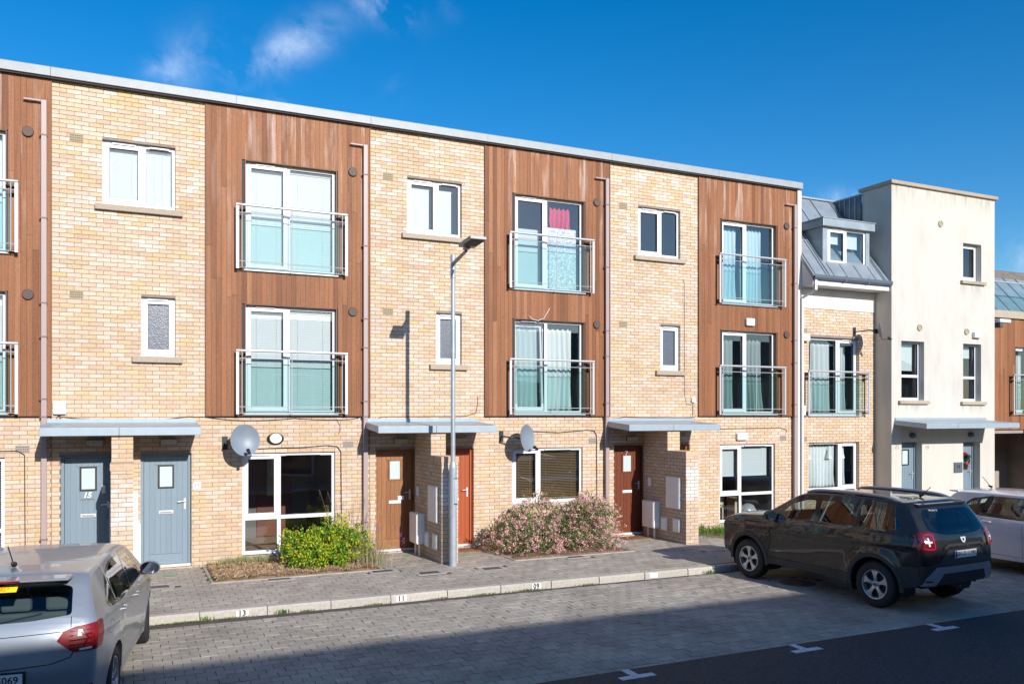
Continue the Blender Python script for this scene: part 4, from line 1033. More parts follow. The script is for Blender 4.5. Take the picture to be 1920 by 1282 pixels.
roller(WA[0] + .08, WA[1] - .10, 3.95, WA[3] - .08, TY + .30, 'pale blind in the left first-floor window of the cream tower', m=M_curt2)
roller(WB[0] + .08, WB[1] - .08, 4.35, WB[3] - .08, TY + .30, 'pale blind high in the right first-floor window of the cream tower', m=M_curt2)
curtain(FE[0] + .25, FE[0] + .75, FE[2] + .06, FE[3] - .1, .30, 'pale curtain in the balcony window at the right edge', seed=31, group='curtains', waves=4, m=M_curt2)

# ------------------------------------------------------------------ satellite dishes
def dish(loc, nrm, wall, label, dia=.56, arm=None):
    t = thing('satellite_dish', label, 'satellite dish', wall, 'satellite dishes on the walls')
    n = Vector(nrm).normalized(); up = Vector((0, 0, 1)); s = n.cross(up).normalized(); u = s.cross(n)
    M = Matrix((s, n, u)).transposed()
    prof = [(0, 0.0)]; r = dia / 2
    prof = [(r * k / 8 + .0001, .075 * (k / 8) ** 2) for k in range(9)] + [(r + .008, .078), (r + .008, .066)] + [(r * k / 8 + .0001, .075 * (k / 8) ** 2 - .008) for k in range(8, -1, -1)]
    mb = MB().lathe(prof, (0, 0, 0), 'y', 36, squash=(.92, 1.0)); mb.v = [tuple(Vector(loc) + M @ Vector(v)) for v in mb.v]
    mb.build('dish', M_dish, t, smooth=True)
    L = Vector(loc)
    lnb = L + n * .30 - u * .26
    MB().cyl(L - u * r * .95 + n * .05, lnb, .009, 6).build('feed_arm', M_black, t)
    q = MB().cyl(lnb, lnb + (L - lnb).normalized() * .08, .028, 10).cyl(lnb + (L - lnb).normalized() * .08, lnb + (L - lnb).normalized() * .11, .034, 10)
    q.build('feed_horn', M_black, t)
    wv = Vector(wall)
    elbow = Vector((wv.x, L.y + .10, wv.z))
    q = MB().box(wv.x - .05, wv.x + .05, wv.y - .012, wv.y, wv.z - .12, wv.z + .12).cyl(wv, elbow, .016, 8).cyl(elbow, L - n * .03, .016, 8).box(L.x - n.x * .05 - .04, L.x - n.x * .05 + .04, L.y - n.y * .05 - .03, L.y - n.y * .05 + .03, L.z - .06, L.z + .06)
    q.build('wall_mount', M_black, t)
    return t
dish((1.93, -.42, 2.27), (.15, -.97, .12), (1.64, 0, 2.22), 'round grey satellite dish above the ground window of the bare room', dia=.56)
dish((7.58, -.40, 2.24), (.52, -.84, .10), (7.22, 0, 2.28), 'round grey satellite dish above the window with bronze blinds', dia=.56)
dish((17.62, -.60, 4.90), (.70, -.70, .12), (17.44, 0, 4.93), 'satellite dish seen edge-on at the right end of the mansard house bricks', dia=.46)

# ------------------------------------------------------------------ boxes and lamps
def rbox(name, x0, x1, y0, y1, z0, z1, m, label, cat, bev=.012, group=None, extra=None):
    t = thing(name, label, cat, ((x0 + x1) / 2, y1, z0), group)
    MB().box(x0, x1, y0, y1, z0, z1).build('casing', m, t, bevel=bev)
    if extra: extra(t)
    return t
rbox('alarm_box', -1.135, -.945, -.075, -.002, 2.745, 2.965, M_white, 'square white box on the brick corner above the left canopy', 'alarm box', group='alarm boxes',
     extra=lambda t: MB().box(-1.06, -1.02, -.05, -.015, 2.72, 2.745).build('base_vent', M_dark, t))
t = thing('bulkhead_lamp', 'oval black-rimmed white wall lamp beside the left satellite dish', 'wall lamp', (2.545, 0, 2.28))
MB().lathe([(.155, 0), (.155, -.03), (.125, -.055), (.10, -.06), (.0, -.062)], (2.545, -.002, 2.285), 'y', 28, squash=(1, .70)).build('rim', M_black, t, smooth=True)
MB().lathe([(.122, -.05), (.11, -.085), (.06, -.098), (.0, -.10)], (2.545, -.002, 2.29), 'y', 28, squash=(.95, .80)).build('diffuser', M_white, t, smooth=True)
def oval(t):
    MB().lathe([(.085, -.0), (.085, -.002), (.075, -.002), (.075, 0)], (13.89, -.108, 5.01), 'y', 28, squash=(1, .55)).build('logo_ring', mat('blue_grey_ink', (.12, .22, .32), .5), t)
    text('logo', 'T', .06, (13.895, -.1085, 5.01), mat('blue_grey_ink', (.12, .22, .32), .5), t, extrude=.0006)
rbox('alarm_box', 13.76, 14.02, -.106, -.029, 4.92, 5.11, M_white, 'white alarm box with oval emblem between the two right balconies', 'alarm box', .03, 'alarm boxes', oval)
rbox('alarm_box', 13.50, 13.82, -.08, -.002, 2.12, 2.30, M_white, 'white blank alarm box above the ground window left of the dark car', 'alarm box', .03, 'alarm boxes')
rbox('junction_box', 12.16, 12.27, -.05, -.002, 3.04, 3.15, M_white, 'tiny white cable box on bricks beside the last timber bay', 'cable box', .006)
rbox('alarm_box', 15.58, 15.80, -.11, -.002, 4.62, 4.80, M_white, 'white box beside the tall window top of the mansard house', 'alarm box', .01, 'alarm boxes')
rbox('meter_box', 15.56, 15.72, -.05, -.002, 2.73, 2.98, M_white, 'small white box low beside the mansard house balcony', 'cable box', .01)
rbox('alarm_box', 21.33, 21.62, TY - .10, TY - .002, 4.88, 5.04, M_white, 'white box above the right first-floor window of the cream tower', 'alarm box', .01, 'alarm boxes')
NM = ['above the blue-grey door nearest the left edge', 'above the blue-grey door left of the dry bed', 'above the varnished brown door', 'above the orange-red door', 'above the dark red-brown door', 'in the shade right of the last brick pier']
for k, (x0, x1, z) in enumerate([(-.64, -.36, 2.255), (.54, .82, 2.255), (4.86, 5.14, 2.215), (6.16, 6.42, 2.215), (10.35, 10.63, 2.20), (11.75, 12.0, 2.20)]):
    t = thing('porch_lamp', 'small unlit oblong porch lamp ' + NM[k], 'porch lamp', ((x0 + x1) / 2, 0, z), 'porch lamps under the canopies')
    MB().box(x0, x1, -.02, -.001, z - .05, z + .05).build('base', M_black, t); MB().box(x0 + .006, x1 - .006, -.08, -.021, z - .045, z + .045).build('diffuser', mat('dull_diffuser', (.5, .5, .46), .5), t, bevel=.012)
for k, x in enumerate((18.95, 21.25)):
    t = thing('porch_lamp', 'dark round lamp under the canopy of the cream tower, %s one' % ('left', 'right')[k], 'porch lamp', (x, TY, 2.2), 'round porch lamps on the cream tower')
    MB().lathe([(.10, 0), (.10, -.05), (.06, -.08), (0, -.085)], (x, TY - .002, 2.20), 'y', 20, squash=(1, .7)).build('body', M_iron, t, smooth=True); MB().box(x - .05, x + .05, TY - .10, TY - .085, 2.14, 2.20).build('lens', M_frost, t)
# meter boxes on the left faces of the blade walls of houses B and C
for k, u in ((2, U0 + 5.53), (3, U0 + 11.06)):
    X = u + .94; w_ = 'by the lamp post' if k == 2 else 'left of the dark car'
    def mbx(y0, y1, z0, z1, d, lb, nm='meter_box', pale=False):
        t = thing(nm, lb, 'meter box', (X, (y0 + y1) / 2, z0), 'white meter boxes')
        MB().box(X - d, X - .003, y0, y1, z0, z1).build('casing', M_white if not pale else M_upvc, t, bevel=.005)
        MB().box(X - d - .012, X - d - .001, y0 + .02, y1 - .02, z0 + .02, z1 - .02).build('door', M_white, t, bevel=.003)
        return t
    mbx(-1.42, -.90, .70, 1.39, .03, 'large square white meter box on the wall end ' + w_)
    t = mbx(-.64, -.17, .21, .80, .16, 'tall deep white cabinet low on the wall between doors ' + w_, 'meter_cabinet')
    MB().cyl((X - .08, -.30, .22), (X - .08, -.30, GR), .022, 8).cyl((X - .08, -.54, .22), (X - .08, -.54, GR), .022, 8).build('pipe', M_white, t)
    mbx(-.94, -.70, .19, .47, .025, 'small white meter box beside the tall cabinet ' + w_)
    mbx(-1.41, -1.15, .20, .49, .025, 'small white meter box at the front of the wall end ' + w_)
    mbx(-.32, -.20, 1.12, 1.31, .03, 'tiny grey-white entry box beside the door handle ' + w_, 'entry_phone')
# white panel leaning on house A's blade wall and strip beside door 15
t = thing('white_casing', 'tall narrow white painted pipe casing between the brick pier and the 13 door', 'pipe casing', (.17, -.12, 0))
MB().prism([(.10, -.02), (.215, -.02), (.215, .86), (.185, .90), (.10, .90)], 1, -.55, -.42).build('lower_box', M_white, t); MB().box(.10, .175, -.42, -.30, .0, 1.42).build('upper_box', M_white, t)
t = thing('white_casing', 'thin white strip with grey box on the shaded pier side by the 15 door', 'pipe casing', (-.25, -.6, .35))
MB().box(-.262, -.232, -.86, -.74, .35, 1.28).build('strip', M_white, t); MB().box(-.31, -.232, -.55, -.45, .98, 1.16).build('box', M_frost, t)
# number plaque, numbers
text('house_number', '15', .13, (-.63, .098, 1.335), M_plate, H[1][0], extrude=.003, shear=.25, offset=.003)
MB().box(-.74, -.52, .104, .11, 1.265, 1.405).build('number_plaque', M_door_blue, H[1][0])
MB().box(1.09, 1.225, -.010, -.002, 1.39, 1.51).build('number_plaque', M_plate, H[1][0]); text('house_number', '13', .10, (1.157, -.0115, 1.45), mat('blue_ink', (.05, .06, .25), .5), H[1][0], extrude=.001)
text('house_number', '7', .17, (10.42, .105, 1.85), M_steel, H[3][0], extrude=.006)
MB().box(-.40, -.34, .09, .112, 1.36, 1.50).build('door_knocker', M_steel, H[1][0])
MB().box(4.97, 5.10, .088, .112, .985 + .035, 1.10).build('paper_note', M_upvc, H[2][0])
# tower: number board and wreath on the right door
t = thing('number_board', 'small pale house number board on the cream wall left of the wreath door', 'number board', (20.75, TY, 1.22))
MB().box(20.58, 20.90, TY - .03, TY - .002, 1.16, 1.44).build('board', M_frost, t); text('number', '19', .16, (20.72, TY - .034, 1.31), M_ink, t, extrude=.001)
t = thing('wreath', 'dark green wreath with red bows on the right blue tower door', 'wreath', (21.22, TY + .17, 1.45))
rw = random.Random(9); mb = MB(); mr_ = MB(); mw = MB()
for k in range(420):
    a = rw.uniform(0, 6.283); q = .155 + rw.gauss(0, .03); c = Vector((21.22 + math.cos(a) * q * .95, TY + .15 + rw.gauss(0, .018), 1.47 + math.sin(a) * q * 1.2))
    d = Vector((rw.gauss(0, 1), rw.gauss(0, 1), rw.gauss(0, 1))).normalized() * .035; e = Vector((rw.gauss(0, 1), rw.gauss(0, 1), rw.gauss(0, 1))).normalized() * .012
    tgt = mb
    if 1.2 < a < 1.9 or (5.2 < a < 5.9): tgt = mr_
    elif 3.3 < a < 3.9 and rw.random() < .5: tgt = mw
    tgt.quad(c - d - e, c + d - e, c + d + e, c - d + e)
mb.build('greenery', mat('dark_evergreen', (.02, .05, .025), .7), t, kind='stuff'); mr_.build('red_bow', mat('red_ribbon', (.55, .02, .04), .5), t); mw.build('white_flower', M_white, t)
# floodlight camera on the corner of the timber house, small camera on tower side
t = thing('security_camera', 'white floodlight camera on the corner of the timber house over the carport', 'camera', (22.34, -.1, 5.42))
MB().cyl((22.36, -.12, 5.5), (22.40, -.45, 5.44), .03, 8).build('bracket', M_iron, t); MB().box(22.40, 22.86, -.62, -.40, 5.36, 5.46).build('housing', M_whitepipe, t, bevel=.02); MB().box(22.42, 22.55, -.60, -.42, 5.22, 5.36).build('lamp', M_iron, t, bevel=.01)

# ------------------------------------------------------------------ cables on the fronts
def cable(pts, label, r=.006, m=None, sag=0.0, y=-.014):
    out = []
    P = [Vector((p[0], p[2] if len(p) > 2 else y, p[1])) for p in pts]
    for a, b in zip(P, P[1:]):
        n = max(2, int((b - a).length / .12))
        for i in range(n):
            f = i / n; p = a.lerp(b, f); p.z -= sag * 4 * f * (1 - f); out.append(p)
    out.append(P[-1])
    o = MB().tube(out, r, 5).build('cable', m or M_wire, None, smooth=True, org=P[0])
    tag(o, label, 'cable', 'cables clipped to the house fronts'); return o
cable([(-1.16, 2.60), (-1.0, 2.70), (-.6, 2.66), (0, 2.63), (.5, 2.65), (1.0, 2.705), (1.28, 2.70)], 'thin black cable looping above the leftmost canopy', sag=.006)
cable([(-1.12, 2.62), (-1.05, 2.74)], 'short black cable running up to the square white box above the left canopy')
cable([(1.33, 2.69), (2.0, 2.63), (2.9, 2.67), (3.8, 2.64), (4.15, 2.68)], 'black cable strung under the timber bay above the left satellite dish', sag=.012)
cable([(2.22, 2.10), (2.6, 2.11), (3.1, 2.115), (3.5, 2.145), (3.72, 2.12), (3.79, 2.02), (3.80, 1.0), (3.80, .2)], 'black cable from the left dish down beside the window of the bare room', r=.008)
cable([(3.70, 2.66), (3.78, 2.52), (3.75, 2.36)], 'short loose black cable end dangling under the left timber bay', r=.004)
cable([(4.42, 2.62), (4.62, 2.70), (6.4, 2.71), (6.64, 2.78), (6.68, 2.98), (6.68, 3.12)], 'thin cable above the middle canopy turning up near the timber bay', r=.005)
cable([(7.95, 2.38), (8.6, 2.35), (9.3, 2.40), (9.50, 2.38), (9.56, 2.28), (9.57, 1.0), (9.57, .75)], 'black cable from the middle dish over and down right of the bronze-blind window', r=.008)
cable([(9.95, 2.66), (10.3, 2.69), (11.5, 2.68), (12.2, 2.68), (12.30, 2.72)], 'black cable along the wall above the number 7 canopy', sag=.006)
cable([(11.93, 5.95), (11.96, 5.86), (11.97, 3.2), (12.02, 3.0), (12.17, 2.97)], 'thin cable straight down the bricks beside the rightmost small frosted window', r=.004)
cable([(12.21, 3.04), (12.21, 2.72)], 'short cable below the tiny white cable box')
cable([(12.6, 2.40), (14.9, 2.42), (15.1, 2.36), (15.12, 2.30)], 'thin black cable along the bricks above the blank white alarm box', r=.005)
cable([(-2.5, 2.13), (-1.66, 2.13), (-1.56, 2.06), (-1.555, 1.0), (-1.55, .3), (-1.5, .15)], 'black cable turning down beside the window at the left edge', r=.007)
cable([(7.86, 4.86, -.06), (7.92, 4.79, -.10), (8.05, 4.765, -.10), (8.2, 4.83, -.08), (8.37, 5.06, -.035)], 'loose white wire sagging over the middle first-floor balcony window', r=.006, m=M_whitepipe)

# ------------------------------------------------------------------ doormats and green paint splashes
for k, (x, y, a, b, lb) in enumerate([(10.40, -.32, .36, .22, 'rust-brown doormat before the number 7 door'), (6.30, -.28, .30, .20, 'rust-brown doormat before the orange-red door behind the lamp post')]):
    o = MB().box(x - a, x + a, y - b, y + b, GR + .004, GR + .016).build('doormat', mat('rust_mat', (.26, .115, .055), .95, bump=1, bscale=150, var=.2), None, org=(x, y, GR)); tag(o, lb, 'doormat', 'rust-brown doormats')
for k, (x, y, lb) in enumerate([(5.02, -.42, 'left of the lamp post'), (6.02, -.85, 'right of the lamp post'), (10.35, -.72, 'by the number 7 doormat'), (.66, -.72, 'before the 13 door')]):
    vs = [(x + math.cos(i / 12 * 6.283) * (.13 + .03 * math.sin(i * 2.3 + k)), y + math.sin(i / 12 * 6.283) * (.055 + .015 * math.sin(i * 3.1)), GR + .0035) for i in range(12)]
    o = MB().add(vs, [tuple(range(12))]).build('paint_mark', mat('green_spray_paint', (.10, .42, .16), .8, var=.3, vscale=20), None, org=(x, y, GR)); tag(o, 'faint green spray paint mark on the paving ' + lb, 'paint mark', 'green paint marks on the paving')

# ------------------------------------------------------------------ street lamp
t = thing('street_lamp', 'galvanised street lamp post with a flat lantern, in front of the middle house', 'street lamp', (5.42, -1.87, GR))
LX, LY = 5.42, -1.87
M_galv = mat('galvanised_post', (.40, .45, .50), .42, metal=.35, var=.10, vscale=8, bump=.1, bscale=60)
MB().cyl((LX, LY, GR), (LX, LY, 1.78), .070, 28).cyl((LX, LY, 1.78), (LX, LY, 1.88), .070, 28, r1=.042, cap=False).build('base_shaft', M_galv, t, smooth=True)
MB().cyl((LX, LY, 1.86), (LX, LY, 5.30), .042, 24, r1=.040).build('upper_shaft', M_galv, t, smooth=True)
MB().cyl((LX, LY, 5.26), (LX, LY, 5.66), .047, 24).cyl((LX, LY, 5.24), (LX, LY, 5.26), .052, 24).build('sleeve', M_galv, t, smooth=True)
M_lamphead = mat('lantern_casing', (.30, .30, .29), .45, metal=.2)
MB().cyl((LX, LY - .02, 5.50), (LX - .03, LY - .72, 5.60), .036, 16, r1=.028).build('arm', M_lamphead, t, smooth=True)
hd = MB().box(-.15, .15, -.50, .06, -.025, .035).box(-.05, .05, -.02, .12, -.06, -.02)
Mh = Matrix.Translation((LX - .04, LY - .82, 5.68)) @ Matrix.Rotation(R(-4), 4, 'X')
hd.v = [tuple(Mh @ Vector(v)) for v in hd.v]; hd.build('lantern', M_lamphead, t, bevel=.012)
q = MB().box(-.12, .12, -.46, -.08, -.032, -.026); q.v = [tuple(Mh @ Vector(v)) for v in q.v]; q.build('lens', M_dark, t)
q = MB().cyl((0, -.10, .035), (0, -.10, .07), .025, 10); q.v = [tuple(Mh @ Vector(v)) for v in q.v]; q.build('photocell', M_white, t)
q = MB().box(LX - .005, LX + .062, LY - .078, LY - .045, 1.12, 1.56); q.build('access_door', M_galv, t, bevel=.006)
MB().box(LX - .012, LX + .066, LY - .0745, LY - .047, 1.10, 1.115).box(LX - .012, LX + .066, LY - .0745, LY - .047, 1.565, 1.58).build('strap', M_dark, t)
structure(MB().cyl((LX, LY, GR - .04), (LX, LY, GR + .003), .17, 24).build('lamp_footing', M_conc))
# ================================================================== PLANTS
def leaf_mat(name, ramp, rough=.55, trans=.25):
    m = bpy.data.materials.new(name); m.use_nodes = True; MATS[name] = m
    t = m.node_tree; p = t.nodes['Principled BSDF']; nn = t.nodes.new; lk = t.links.new
    ge = nn('ShaderNodeNewGeometry'); cr = nn('ShaderNodeValToRGB')
    els = cr.color_ramp.elements
    while len(els) < len(ramp): els.new(.5)
    for e, (q, c) in zip(els, ramp): e.position = q; e.color = (*c, 1)
    n = nn('ShaderNodeTexNoise'); n.inputs['Scale'].default_value = 3.2; n.inputs['Detail'].default_value = 2; lk(ge.outputs['Position'], n.inputs['Vector'])
    ad = nn('ShaderNodeMath'); ad.operation = 'MULTIPLY_ADD'; ad.inputs[1].default_value = 1.1; ad.inputs[2].default_value = -.55; lk(n.outputs['Fac'], ad.inputs[0])
    s = nn('ShaderNodeMath'); s.operation = 'ADD'; s.use_clamp = True; lk(ad.outputs[0], s.inputs[0]); lk(ge.outputs['Random Per Island'], s.inputs[1])
    lk(s.outputs[0], cr.inputs[0]); lk(cr.outputs[0], p.inputs['Base Color'])
    p.inputs['Roughness'].default_value = rough; p.inputs['Specular IOR Level'].default_value = .35
    tr = nn('ShaderNodeBsdfTranslucent'); lk(cr.outputs[0], tr.inputs['Color']); mx = nn('ShaderNodeMixShader'); mx.inputs[0].default_value = trans
    o = t.nodes['Material Output']; lk(p.outputs[0], mx.inputs[1]); lk(tr.outputs[0], mx.inputs[2]); lk(mx.outputs[0], o.inputs[0])
    return m
def leaf(mb, c, d, side, l, w_, fold=.25):
    n = d.cross(side).normalized()
    b = c - d * l * .5; tp = c + d * l * .5; m1 = c + side * w_ * .5 + n * w_ * fold; m2 = c - side * w_ * .5 + n * w_ * fold
    mb.add([b, m1, tp, m2], [(0, 1, 2), (0, 2, 3)])
def rdir(r):
    while 1:
        v = Vector((r.uniform(-1, 1), r.uniform(-1, 1), r.uniform(-1, 1)))
        if .05 < v.length < 1: return v.normalized()
def shrub(name, label, base, blobs, layers, stems, m_stem, seed, cat='shrub'):
    """blobs: (centre, radii). layers: (part name, material, count, leaf length, leaf width, clump size, shell bias, up bias)"""
    t = thing(name, label, cat, base)
    r = random.Random(seed)
    vols = [b[1][0] * b[1][1] * b[1][2] for b in blobs]; 
    for (pn, m, cnt, ll, lw, clump, bias, upb) in layers:
        mb = MB(); k = 0
        while k < cnt:
            b = r.choices(blobs, vols)[0]; c0, rad = b
            d = rdir(r); 
            if d.z < -.55: continue
            q = r.random() ** (1 / 3.0) if bias == 0 else min(1.12, bias + (1 - bias) * r.random() ** .7 + max(0, r.gauss(0, .05)))
            nz = 1 + .5 * mnoise.noise(Vector(d) * 2.3 + Vector((seed, seed * 2, 0))) + .26 * mnoise.noise(Vector(d) * 6.1 + Vector((seed, 0, 5)))
            c = Vector(c0) + Vector((d.x * rad[0], d.y * rad[1], d.z * rad[2])) * q * nz
            if c.z < GR + .015 or c.y > -.02: k += .3; continue
            # hollow pockets so that darker depth shows
            if mnoise.noise(c * 5.5 + Vector((seed, 3, 1))) < -.22 and q > .7: k += .15; continue
            for j in range(clump):
                dd = (d * .8 + Vector((0, 0, upb)) + rdir(r) * 1.0).normalized(); sd = dd.cross(rdir(r)).normalized()
                cc = c + rdir(r) * ll * .9
                s_ = r.uniform(.65, 1.3)
                leaf(mb, cc, dd, sd, ll * s_, lw * s_)
                k += 1
        mb.build(pn, m, t, kind='stuff')
    mb = MB()
    for i in range(stems):
        c0, rad = r.choice(blobs); d = rdir(r); e = Vector(c0) + Vector((d.x * rad[0], d.y * rad[1], abs(d.z) * rad[2])) * .85
        if e.y > -.05: continue
        b0 = Vector(base) + Vector((r.uniform(-.1, .1) + (c0[0] - base[0]) * .6, r.uniform(-.08, .08), 0)); mid = b0.lerp(e, .5) + rdir(r) * .06
        mb.cyl(b0, mid, .009, 5, r1=.006, cap=False).cyl(mid, e, .006, 5, r1=.003, cap=False)
    mb.build('stems', m_stem, t, kind='stuff')
    return t
M_twig = mat('brown_twig', (.10, .065, .04), .9)
M_yg = leaf_mat('yellow_green_leaf', [(0, (.04, .13, .015)), (.3, (.10, .25, .02)), (.6, (.27, .44, .03)), (.85, (.50, .58, .04)), (1, (.72, .62, .03))])
M_yellow = leaf_mat('golden_leaf', [(0, (.30, .36, .03)), (.5, (.52, .46, .03)), (1, (.65, .52, .04))])
shrub('golden_shrub', 'dense yellow-green leafy shrub under the window of the bare room', (3.25, -.95, GR),
      [((3.30, -.92, .26), (.62, .50, .40)), ((2.86, -.85, .34), (.36, .36, .30)), ((3.52, -.70, .46), (.26, .30, .40)), ((3.72, -1.0, .28), (.36, .42, .32)), ((3.1, -1.15, .18), (.50, .42, .26))],
      [('foliage', M_yg, 7500, .050, .028, 5, .82, .6), ('golden_tips', M_yellow, 1100, .048, .028, 7, .97, .6), ('inner_foliage', M_yg, 1500, .05, .03, 3, 0, .2)], 26, M_twig, 4)
M_pg = leaf_mat('olive_leaf', [(0, (.05, .11, .02)), (.4, (.11, .21, .04)), (.8, (.17, .24, .06)), (1, (.30, .28, .12))])
M_pink = leaf_mat('pink_flower', [(0, (.85, .30, .40)), (.35, (.90, .60, .56)), (.7, (.92, .46, .54)), (1, (.93, .80, .70))], trans=.3)
M_buff = leaf_mat('faded_calyx', [(0, (.52, .36, .22)), (.5, (.66, .50, .36)), (1, (.76, .64, .46))], trans=.35)
PB = [((7.15, -1.05, .30), (.48, .58, .42)), ((7.62, -.95, .52), (.42, .5, .56)), ((8.16, -1.05, .22), (.42, .50, .30)), ((8.62, -1.05, .46), (.46, .58, .52)), ((9.02, -.95, .40), (.44, .52, .50)), ((8.85, -.85, .62), (.40, .42, .42)),
      ((6.86, -.75, .16), (.30, .45, .26)), ((7.4, -1.35, .14), (.50, .40, .24)), ((8.7, -1.35, .14), (.60, .40, .24))]
shrub('pink_shrub', 'wide shrub covered in small pink flowers under the window with bronze blinds', (8.0, -.95, GR), PB,
      [('foliage', M_pg, 12000, .042, .020, 4, .74, .5), ('flowers', M_pink, 9500, .034, .025, 9, .97, .45), ('faded_flowers', M_buff, 6500, .032, .019, 6, .94, .5), ('inner_foliage', M_pg, 2500, .045, .022, 3, 0, .2)], 60, M_twig, 8)
# grasses and weeds
M_dry = leaf_mat('dry_grass', [(0, (.34, .24, .12)), (.5, (.46, .35, .19)), (1, (.56, .47, .30))])
M_grass = leaf_mat('green_grass', [(0, (.05, .12, .02)), (.5, (.10, .21, .03)), (1, (.24, .32, .07))])
M_pale = leaf_mat('pale_green_grass', [(0, (.22, .26, .09)), (1, (.42, .42, .18))])
def blades(mb, cx, cy, sx, sy, n, h, w_, r, lean=.35, z0=None, bend=.4, ymax=-.02):
    for i in range(n):
        x = cx + r.gauss(0, sx); y = min(cy + r.gauss(0, sy), ymax); z = (GR if z0 is None else z0); hh = h * r.uniform(.45, 1.1); a = r.uniform(0, 6.283)
        dx, dy = math.cos(a), math.sin(a); ln = lean * r.uniform(.2, 1.3) * hh
        p0 = Vector((x, y, z)); p1 = Vector((x + dx * ln * .35, y + dy * ln * .35, z + hh * .6)); p2 = Vector((x + dx * ln, y + dy * ln, z + hh * (1 - bend * r.random() * .5)))
        s = Vector((-dy, dx, 0)) * w_ * .5
        if p2.y > ymax: p2.y = ymax
        mb.add([p0 - s, p0 + s, p1 + s * .7, p1 - s * .7, p2], [(0, 1, 2, 3), (3, 2, 4)])
rg = random.Random(77)
t = thing('dry_grass_clump', 'tall dry feathery grass and lavender stalks right of the yellow-green shrub', 'grass clump', (4.05, -.9, GR))
mb = MB(); blades(mb, 4.0, -.95, .16, .28, 480, .58, .006, rg, .55); blades(mb, 3.95, -.8, .22, .25, 150, .95, .004, rg, .45, bend=.6); mb.build('dry_blades', M_dry, t, kind='stuff')
mb = MB(); blades(mb, 4.0, -1.0, .14, .26, 500, .42, .007, rg, .5); mb.build('grey_green_blades', leaf_mat('sage_leaf', [(0, (.13, .17, .10)), (1, (.25, .29, .18))]), t, kind='stuff')
mb = MB(); heads = MB()
for i in range(46):       # thin seed stalks up to a metre
    x = rg.uniform(3.45, 4.35); y = rg.uniform(-1.0, -.45); h = rg.uniform(.75, 1.45); a = rg.uniform(-.25, .25)
    p = [Vector((x + a * (k / 5) ** 2, y + .1 * (k / 5), GR + h * k / 5)) for k in range(6)]
    mb.tube(p, .0018, 4)
    for q in range(14):
        c = p[-1] + Vector((rg.gauss(0, .012), rg.gauss(0, .012), -rg.uniform(0, .20))); d = rdir(rg); leaf(heads, c, (d + Vector((0, 0, .8))).normalized(), d.cross(Vector((0, 1, 0))).normalized(), .018, .004)
mb.build('stalks', M_dry, t, kind='stuff'); heads.build('seed_heads', M_dry, t, kind='stuff')
t = thing('purple_flower', 'loose purple-flowered plant on thin arching stems before the varnished brown door', 'flower', (4.32, -.95, GR))
mb = MB(); fl = MB()
for i, (ex, ey, ez) in enumerate([(4.62, -.95, .62), (4.70, -.95, .48), (4.45, -.9, .78), (4.30, -.95, .60), (4.22, -1.0, .66), (4.66, -.9, .20), (4.78, -.9, .36)]):
    a = Vector((4.25 + .02 * i, -.95, GR)); b = Vector((ex, ey, ez)); m_ = a.lerp(b, .5) + Vector((-.05, 0, .12)); mb.tube([a, m_, b], .0022, 4)
    for q in range(26):
        c = b + Vector((rg.gauss(0, .02), rg.gauss(0, .02), rg.uniform(-.07, .05))); d = rdir(rg); leaf(fl, c, d, d.cross(rdir(rg)).normalized(), .018, .012)
mb.build('stems', M_grass, t); fl.build('petals', leaf_mat('purple_petal', [(0, (.28, .08, .42)), (1, (.42, .16, .55))]), t, kind='stuff')
def clump(cx, cy, sx, sy, n, h, label, m, name='weed_clump', cat='weeds', w_=.008, z0=None, group=None, lean=.5):
    t = thing(name, label, cat, (cx, cy, GR), group); mb = MB(); blades(mb, cx, cy, sx, sy, n, h, w_, rg, lean, z0=z0); mb.build('blades', m, t, kind='stuff'); return t
clump(1.95, -.22, .30, .08, 700, .22, 'pale yellow-green grass tuft below the window corner beside the 13 door', M_pale, 'grass_clump', 'grass')
clump(1.42, -1.32, .10, .16, 160, .10, 'low green weeds at the left front corner of the dry bed', M_grass)
clump(1.75, -1.50, .14, .06, 120, .09, 'small green weed patch at the front edge of the dry bed', M_grass)
t = clump(12.95, -.75, .42, .30, 2600, .16, 'bright green low ground cover under the window left of the dark car', M_grass, 'ground_cover', 'ground cover', w_=.012)
mb = MB()
for i in range(1500):
    c = Vector((12.95 + rg.gauss(0, .38), min(-.08, -.75 + rg.gauss(0, .28)), GR + rg.uniform(.05, .17))); d = rdir(rg); leaf(mb, c, d, d.cross(rdir(rg)).normalized(), .035, .018)
mb.build('leaves', leaf_mat('bright_leaf', [(0, (.07, .19, .02)), (1, (.22, .38, .05))]), t, kind='stuff')
clump(12.25, -.25, .06, .05, 60, .28, 'thin weed against the bricks at the left end of the green ground cover', M_grass, w_=.01)
# kerb weeds
KL = [(.62, 'beside the front wheel of the silver car'), (1.02, 'a hand left of the 13 plate'), (1.33, 'hard against the 13 plate'), (2.05, 'first tuft right of the 13 plate'), (2.35, 'second tuft right of the 13 plate'), (3.45, 'just left of the 11 plate'),
      (4.45, 'right of the 11 plate'), (5.2, 'below the lamp post'), (5.82, 'left of the 09 plate'), (6.00, 'touching the 09 plate'), (7.1, 'midway between the 09 plate and the blank plate'), (9.62, 'at the dark car front wheel')]
for x, lb in KL:
    g_ = x in (1.02, 1.36, 6.02, 9.62, 2.05)
    clump(x, kerb_y(x) - .015, .05 if g_ else .12, .012, 34 if g_ else 60, .075 if g_ else .028, ('green weed tuft in the kerb joint ' if g_ else 'low dry weeds along the kerb foot ') + lb, M_grass if g_ else (M_pale if x != 4.45 else M_dry), w_=.012, z0=RD, group='weeds along the kerb')
mb = MB(); blades(mb, .6, kerb_y(.6) - .02, .5, .006, 500, .014, .012, rg, .9, z0=RD)
